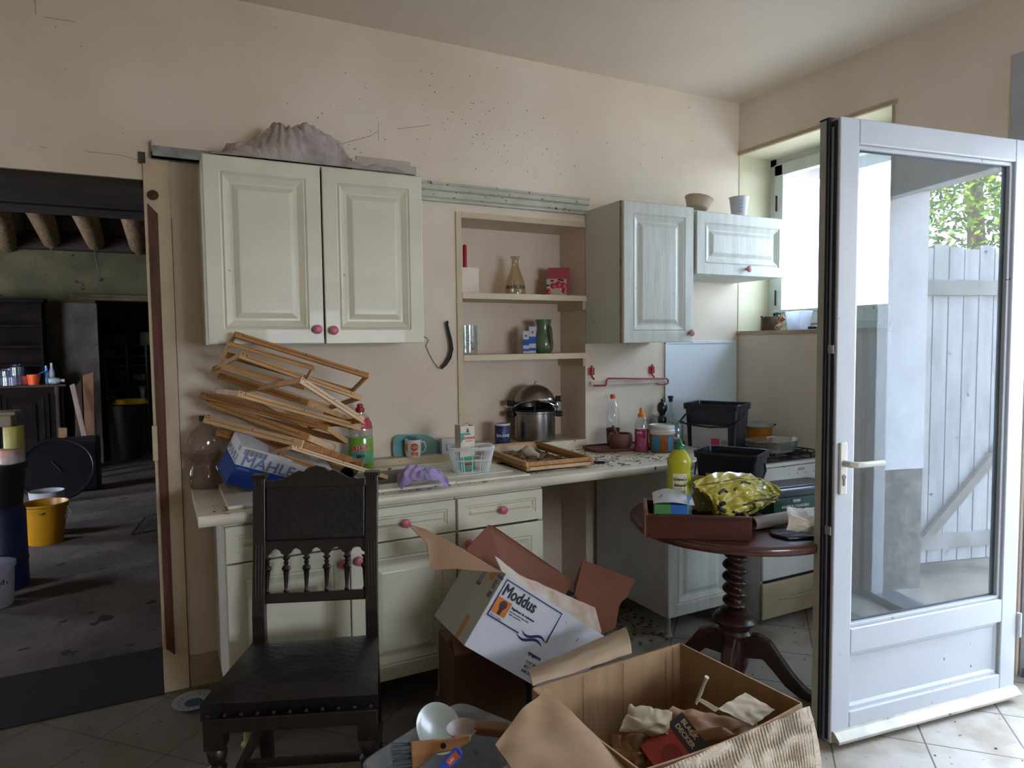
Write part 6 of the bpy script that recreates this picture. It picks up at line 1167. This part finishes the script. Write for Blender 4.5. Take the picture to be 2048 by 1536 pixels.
# boards leaning on the pier
def board(px, deps, th, name, lab, m, cat='board'):
    pts = [PY(x, y, d) for (x, y), d in zip(px, deps)]; pts[2].z = pts[3].z = .001; o_ = MB().slab(pts, th).build(name, m, bevel=.004); tag(o_, lab, cat); return o_
board([(140, 772), (150, 768), (192, 904), (181, 908)], [9.55, 9.55, 9.15, 9.15], .03, 'leaning_plank', 'long pale plank leaning diagonally beside the far dresser', mat('pale_dusty_plank', '8a7872', .8, var=.15), 'plank')
board([(166, 752), (188, 744), (190, 900), (172, 905)], [9.8, 9.8, 9.6, 9.6], .03, 'leaning_board', 'orange-brown wooden board leaning on the grey pier in the far room', mat('orange_brown_board', '7a5434', .7, var=.2))
board([(150, 775), (164, 760), (168, 900), (150, 900)], [9.9, 9.9, 9.7, 9.7], .03, 'leaning_board', 'dark brown panel between the far dresser and the orange board', mat('dull_brown_panel', '4c382c', .8))
board([(118, 856), (135, 856), (135, 905), (118, 905)], [9.5, 9.5, 9.4, 9.4], .05, 'wood_block', 'small tan wooden board standing at the foot of the far dresser', mat('tan_block', '8a6844', .8))
o = MB().grid(lambda u, v: PY(158+30*u, 900+44*v, 9.2)+V((.03*nz(u*4, v*4), .05*nz(u*3, v*3, 4), 0)), 10, 10, .004).build('pale_rag', mat('pale_lilac_rag', 'a098b8', .8), smooth=70); tag(o, 'pale lilac rag behind the foot of the leaning plank', 'rag')
# things in the far doorway
ms = mat('metal_shelf_far', '7c8082', .5, .3); 
def pz(px, py, Y): return PY(px, py, Y)
o = thing('metal_shelving', 'thin metal shelving with clutter seen through the far doorway', 'shelving', (pz(214, 800, 11.6).x, 11.6, 0)); W_ = pz(296, 800, 11.6).x-o.location.x
for x_ in (0, W_*.52, W_): MB().box((x_-.012, 0, 0), (x_+.012, .03, 1.65)).build('upright', ms, o)
for y_ in (690, 712, 731, 752): z_ = pz(250, y_, 11.6).z; MB().box((W_*.5 if y_ == 690 else 0, 0, z_-.012), (W_, .3, z_)).build('shelf', ms, o)
bx_ = mat('dull_box_a', '57543f', .8, var=.2); bx2 = mat('dull_box_b', '6b4a34', .8, var=.2)
for (x0_, y0_, x1_, y1_), m_, lab in (((211, 668, 252, 690), bx_, 'olive box on top of the shelving beyond the far doorway'), ((280, 664, 300, 690), bx_, 'box cut off by the jamb on the top shelf beyond the far doorway'), ((232, 737, 254, 752), bx2, 'brown box on the lower shelf beyond the far doorway'), ((266, 748, 290, 760), mat('dull_box_c', '8a8478', .8), 'pale box on the low bench beyond the far doorway'), ((210, 700, 228, 715), mat('dull_box_d', '5b6874', .7), 'grey-blue box on the shelf beyond the far doorway')):
    a, b = pz(x0_, y1_, 11.5), pz(x1_, y0_, 11.5); o = MB().box((a.x, 11.45, a.z), (b.x, 11.68, b.z)).build('storage_box', m_, bevel=.004); tag(o, lab, 'box')
a, b = pz(216, 776, 11.2), pz(292, 768, 11.2)
o = thing('work_bench', 'low work bench beyond the far doorway with pale leg', 'bench', (a.x, 11.2, 0)); MB().box((0, 0, a.z-.03), (b.x-a.x, .36, a.z+.01)).build('bench_top', mat('dusty_bench', '4a4440', .8), o)
for x_ in (.02, b.x-a.x-.08): MB().box((x_, .0, 0), (x_+.06, .05, a.z-.03)).build('leg', mat('pale_post', '6f6862', .8), o)
c_ = pz(262, 806, 10.64)
for k, (r_, dz, m_) in enumerate(((.21, 0, mat('yellow_hose', 'b8a024', .5)),)):
    mm = MB()
    for j in range(4): mm.tube([(c_.x+(r_-.012*j)*cos(2*pi*t/28), c_.y+(r_-.012*j)*.8*sin(2*pi*t/28), c_.z+.014*j) for t in range(28)], .011, 6, True)
    mm.tube([pz(214, 797, 10.9), pz(222, 792, 10.9), pz(236, 797, 10.9), pz(242, 808, 10.95)], .009, 6); o = mm.build('hose_coil', m_, smooth=True); tag(o, 'coil of yellow hose beyond the far doorway', 'hose')
p = floor_at(265, 868); o = MB().lathe([(0, 0), (.2, 0), (.24, p.z+.42), (0, .42)], 20).build('dark_bin', mat('greenish_black', '20241f', .6), smooth=40); o.location = (p.x, 10.64, 0); tag(o, 'dark round bin holding the coil of yellow hose', 'bin'); o.scale = (1, 1, (c_.z-.02)/.42)
p = floor_at(228, 872); o = MB().lathe([(0, 0), (.11, 0), (.14, .28), (.13, .28), (.10, .01), (0, .01)], 20, cap=False).build('olive_bucket', mat('olive_yellow', '6a5f20', .5), smooth=40); o.location = (-.56, 11.02, 0); tag(o, 'olive-yellow bucket on the floor in the far doorway', 'bucket')
# hanging wire
o = MB().tube([PY(188, 480, 9.9), PY(190, 505, 9.9), PY(192, 520, 9.9), PY(198, 542, 9.9)], .010, 5).build('hanging_wire', mat('black_iron', '1c1b1c', .4)); tag(o, 'short black wire hanging from the joists in the far room', 'wire')
# round black lid, black container
p = floor_at(112, 1006); dep_ = p.dot(FW)
dirn = V((.10, .16, .98)).normalized()
bl_ = mat('black_rubber_lid', '0b0c0f', .6, spec=.2)
d_ = 137/FPX*(p-EYE).dot(FW)
zz = V((.05, -.86, .50)).normalized(); xx = V((1, .05, 0)).normalized(); T_ = fr(V((p.x, p.y+.14, d_*.5*.90+.01)), xx, zz.cross(xx))
o = thing('rubber_disc', 'big round black plastic disc with raised rim leaning upright in the far room', 'lid', T_.translation, rot=T_.to_3x3())
R_ = d_/2; MB().lathe([(0, 0), (R_*.93, 0), (R_*.95, .012), (R_, .012), (R_, -.015), (0, -.015)], 56).build('disc_plate', bl_, o, smooth=40); MB().tube([(-.04, .09, .01), (.045, -.03, .01)], .007, 6).build('lid_handle', bl_, o); MB().tube([(R_*.94*cos(a*pi/28), R_*.94*sin(a*pi/28), .006) for a in range(56)], .008, 6, True).build('lid_rim', mat('grey_black', '1a1c22', .4), o, smooth=True)
o = MB().box((.0, -.15, 0), (.34, .15, .56)).build('black_crate', mat('dull_black', '16171b', .5), bevel=.03); o.location = (p.x+.0, p.y+.62, 0); tag(o, 'black plastic crate standing behind the big round disc', 'crate')
# yellow bucket with a white one inside
p = floor_at(88, 1092); s_ = 42/FPX*(p-EYE).dot(FW)
o = thing('yellow_bucket', 'yellow plastic bucket with wire handle on the floor of the far room', 'bucket', (p.x, p.y+.12, 0)); hb = s_*2*.98
MB().lathe([(0, .004), (s_*.72, 0), (s_*.95, hb*.93), (s_*1.02, hb*.95), (s_*1.03, hb), (s_*.98, hb), (s_*.92, hb*.93), (s_*.70, .01), (0, .012)], 36, cap=False).build('bucket_body', mat('school_bus_yellow', 'b07c0e', .35), o, smooth=40)
MB().tube([(s_*.99, -.05, hb*.90), (s_*1.12, -.08, hb*.72), (s_*1.0, -.11, hb*.60), (s_*.9, -.14, hb*.72)], .004, 6).build('bail_handle', ms, o); MB().tube([(-s_*1.0, -.02, hb*.86), (0, -s_*1.02, hb*.80), (s_*1.0, -.02, hb*.92)], .005, 6).build('bail_wire', mat('rusty_steel', '5c544c'), o)
o = MB().lathe([(0, 0), (s_*.6, 0), (s_*.78, hb*.6), (s_*.74, hb*.6), (s_*.58, .01), (0, .01)], 30, cap=False).build('white_pail', mat('dull_white_pail', 'a9a9b0', .5), smooth=40); o.location = (p.x-.02, p.y+.26, hb*.52); tag(o, 'white pail rim showing behind and above the yellow bucket', 'bucket'); o.location.z = .02; o.scale = (1, 1, 1.75)
o.location.y = p.y+.12+s_*1.9
# blue barrel with black crate, tins and planter stacked on it at the left photo edge
p = floor_at(-8, 1175); s_ = 56/FPX*(p-EYE).dot(FW); hb = PY(10, 1010, p.y).z
o = MB().lathe([(0, 0), (s_, .0), (s_*1.0, hb*.3), (s_*1.03, hb*.33), (s_*1.0, hb*.36), (s_, hb*.92), (s_*.9, hb), (0, hb)], 36).build('blue_barrel', mat('dark_blue_barrel', '18224a', .45), smooth=40); o.location = (p.x, p.y, 0); tag(o, 'dark blue plastic barrel at the left photo edge, in the far room', 'barrel')
h1 = PY(10, 925, p.y).z
o = MB().lathe([(0, hb+.002), (s_*.92, hb+.002), (s_*1.06, h1-.03), (s_*1.12, h1-.03), (s_*1.12, h1), (s_*1.02, h1), (s_*.88, hb+.02), (0, hb+.02)], 36, cap=False).build('black_tub', mat('dull_black', '16171b', .5), smooth=40); o.location = (p.x, p.y, 0); tag(o, 'wide black tub standing on the dark blue barrel', 'tub')
MB().lathe([(0, h1-.02), (s_*1.0, h1-.02), (s_*1.0, h1-.012), (0, h1-.012)], 30).build('tub_cover', mat('dull_black', '16171b', .5), o)
z0 = h1-.010
def tin(px0, px1, ytop, ybot_z, m, nm, lab, cat, yy):
    a, b = PY(px0, ytop, yy), PY(px1, ytop, yy); r_ = (b.x-a.x)/2; o_ = MB().lathe([(0, 0), (r_, 0), (r_*1.03, .006), (r_, .012), (r_, a.z-ybot_z-.012), (r_*1.03, a.z-ybot_z-.005), (r_*.97, a.z-ybot_z), (0, a.z-ybot_z-.004)], 28).build(nm, m, smooth=35); o_.location = ((a.x+b.x)/2, yy, ybot_z); tag(o_, lab, cat); return a.z
zt_ = tin(-2, 50, 898, z0, mat('orange_white_tin', 'a8694a', .45, var=.3, vs=12, col2='9fb0b0'), 'paint_tin', 'orange and white paint tin standing on the black tub', 'tin', p.y)
zt2 = tin(5, 48, 852, zt_+.001, mat('pale_yellow_tin', 'b0a552', .45, var=.25, vs=10, col2='8f8850'), 'yellow_tin', 'pale yellow tin stacked on the orange and white tin', 'tin', p.y)
q = MB(); a, b = PY(-30, 850, p.y), PY(60, 820, p.y)
q.prism([(-.16, -.09), (.13, -.09), (.13, .09), (-.16, .09)], zt2+.001, b.z-.02); q.prism([(-.185, -.105), (.155, -.105), (.155, .105), (-.185, .105)], b.z-.02, b.z); o = q.build('beige_planter', mat('beige_planter', '8d7f6a', .6), bevel=.006); o.location = (p.x+.01, p.y, 0); tag(o, 'beige plastic planter trough balanced on the yellow tin', 'planter')
# white bucket with scribbles
p = floor_at(-14, 1212); s_ = 40/FPX*(p-EYE).dot(FW); hb = PY(10, 1122, p.y).z
o = thing('white_bucket', 'white plastic bucket with black scribble cut off by the left photo edge', 'bucket', (p.x, p.y, 0)); MB().lathe([(0, 0), (s_*.82, 0), (s_*.88, .02), (s_*.97, hb*.88), (s_*1.04, hb*.89), (s_*1.04, hb*.99), (s_*.98, hb), (0, hb)], 36).build('bucket_body', mat('milk_white_plastic', '9a9ca8', .4), o, smooth=40)
MB().tube([(s_*.97*sin(t), -s_*.98*cos(t), z) for t, z in ((.35, hb*.42), (.6, hb*.62), (.72, hb*.66), (.66, hb*.55))], .003, 5).tube([(s_*.97*sin(t), -s_*.98*cos(t), z) for t, z in ((.85, hb*.60), (.88, hb*.56))], .003, 5).build('black_scribble', mat('black_ink', '1d1d22'), o)
# wire rack at the right jamb
p = floor_at(296, 1068); q = MB()
for k in range(7): q.tube([(p.x-.10+.03*k, p.y+.02*k, .02), (p.x-.02+.03*k, p.y+.10+.02*k, .10), (p.x+.03*k+.02, p.y+.18+.02*k, .12)], .004, 5)
q.tube([(p.x-.12, p.y, .012), (p.x+.12, p.y+.10, .012)], .006, 5).tube([(p.x-.12, p.y, .012), (p.x-.02, p.y+.14, .11)], .006, 5); o = q.build('wire_rack', mat('dull_steel', '55565a', .5, .6)); tag(o, 'low grey wire rack on the dirt floor beside the door jamb', 'rack')
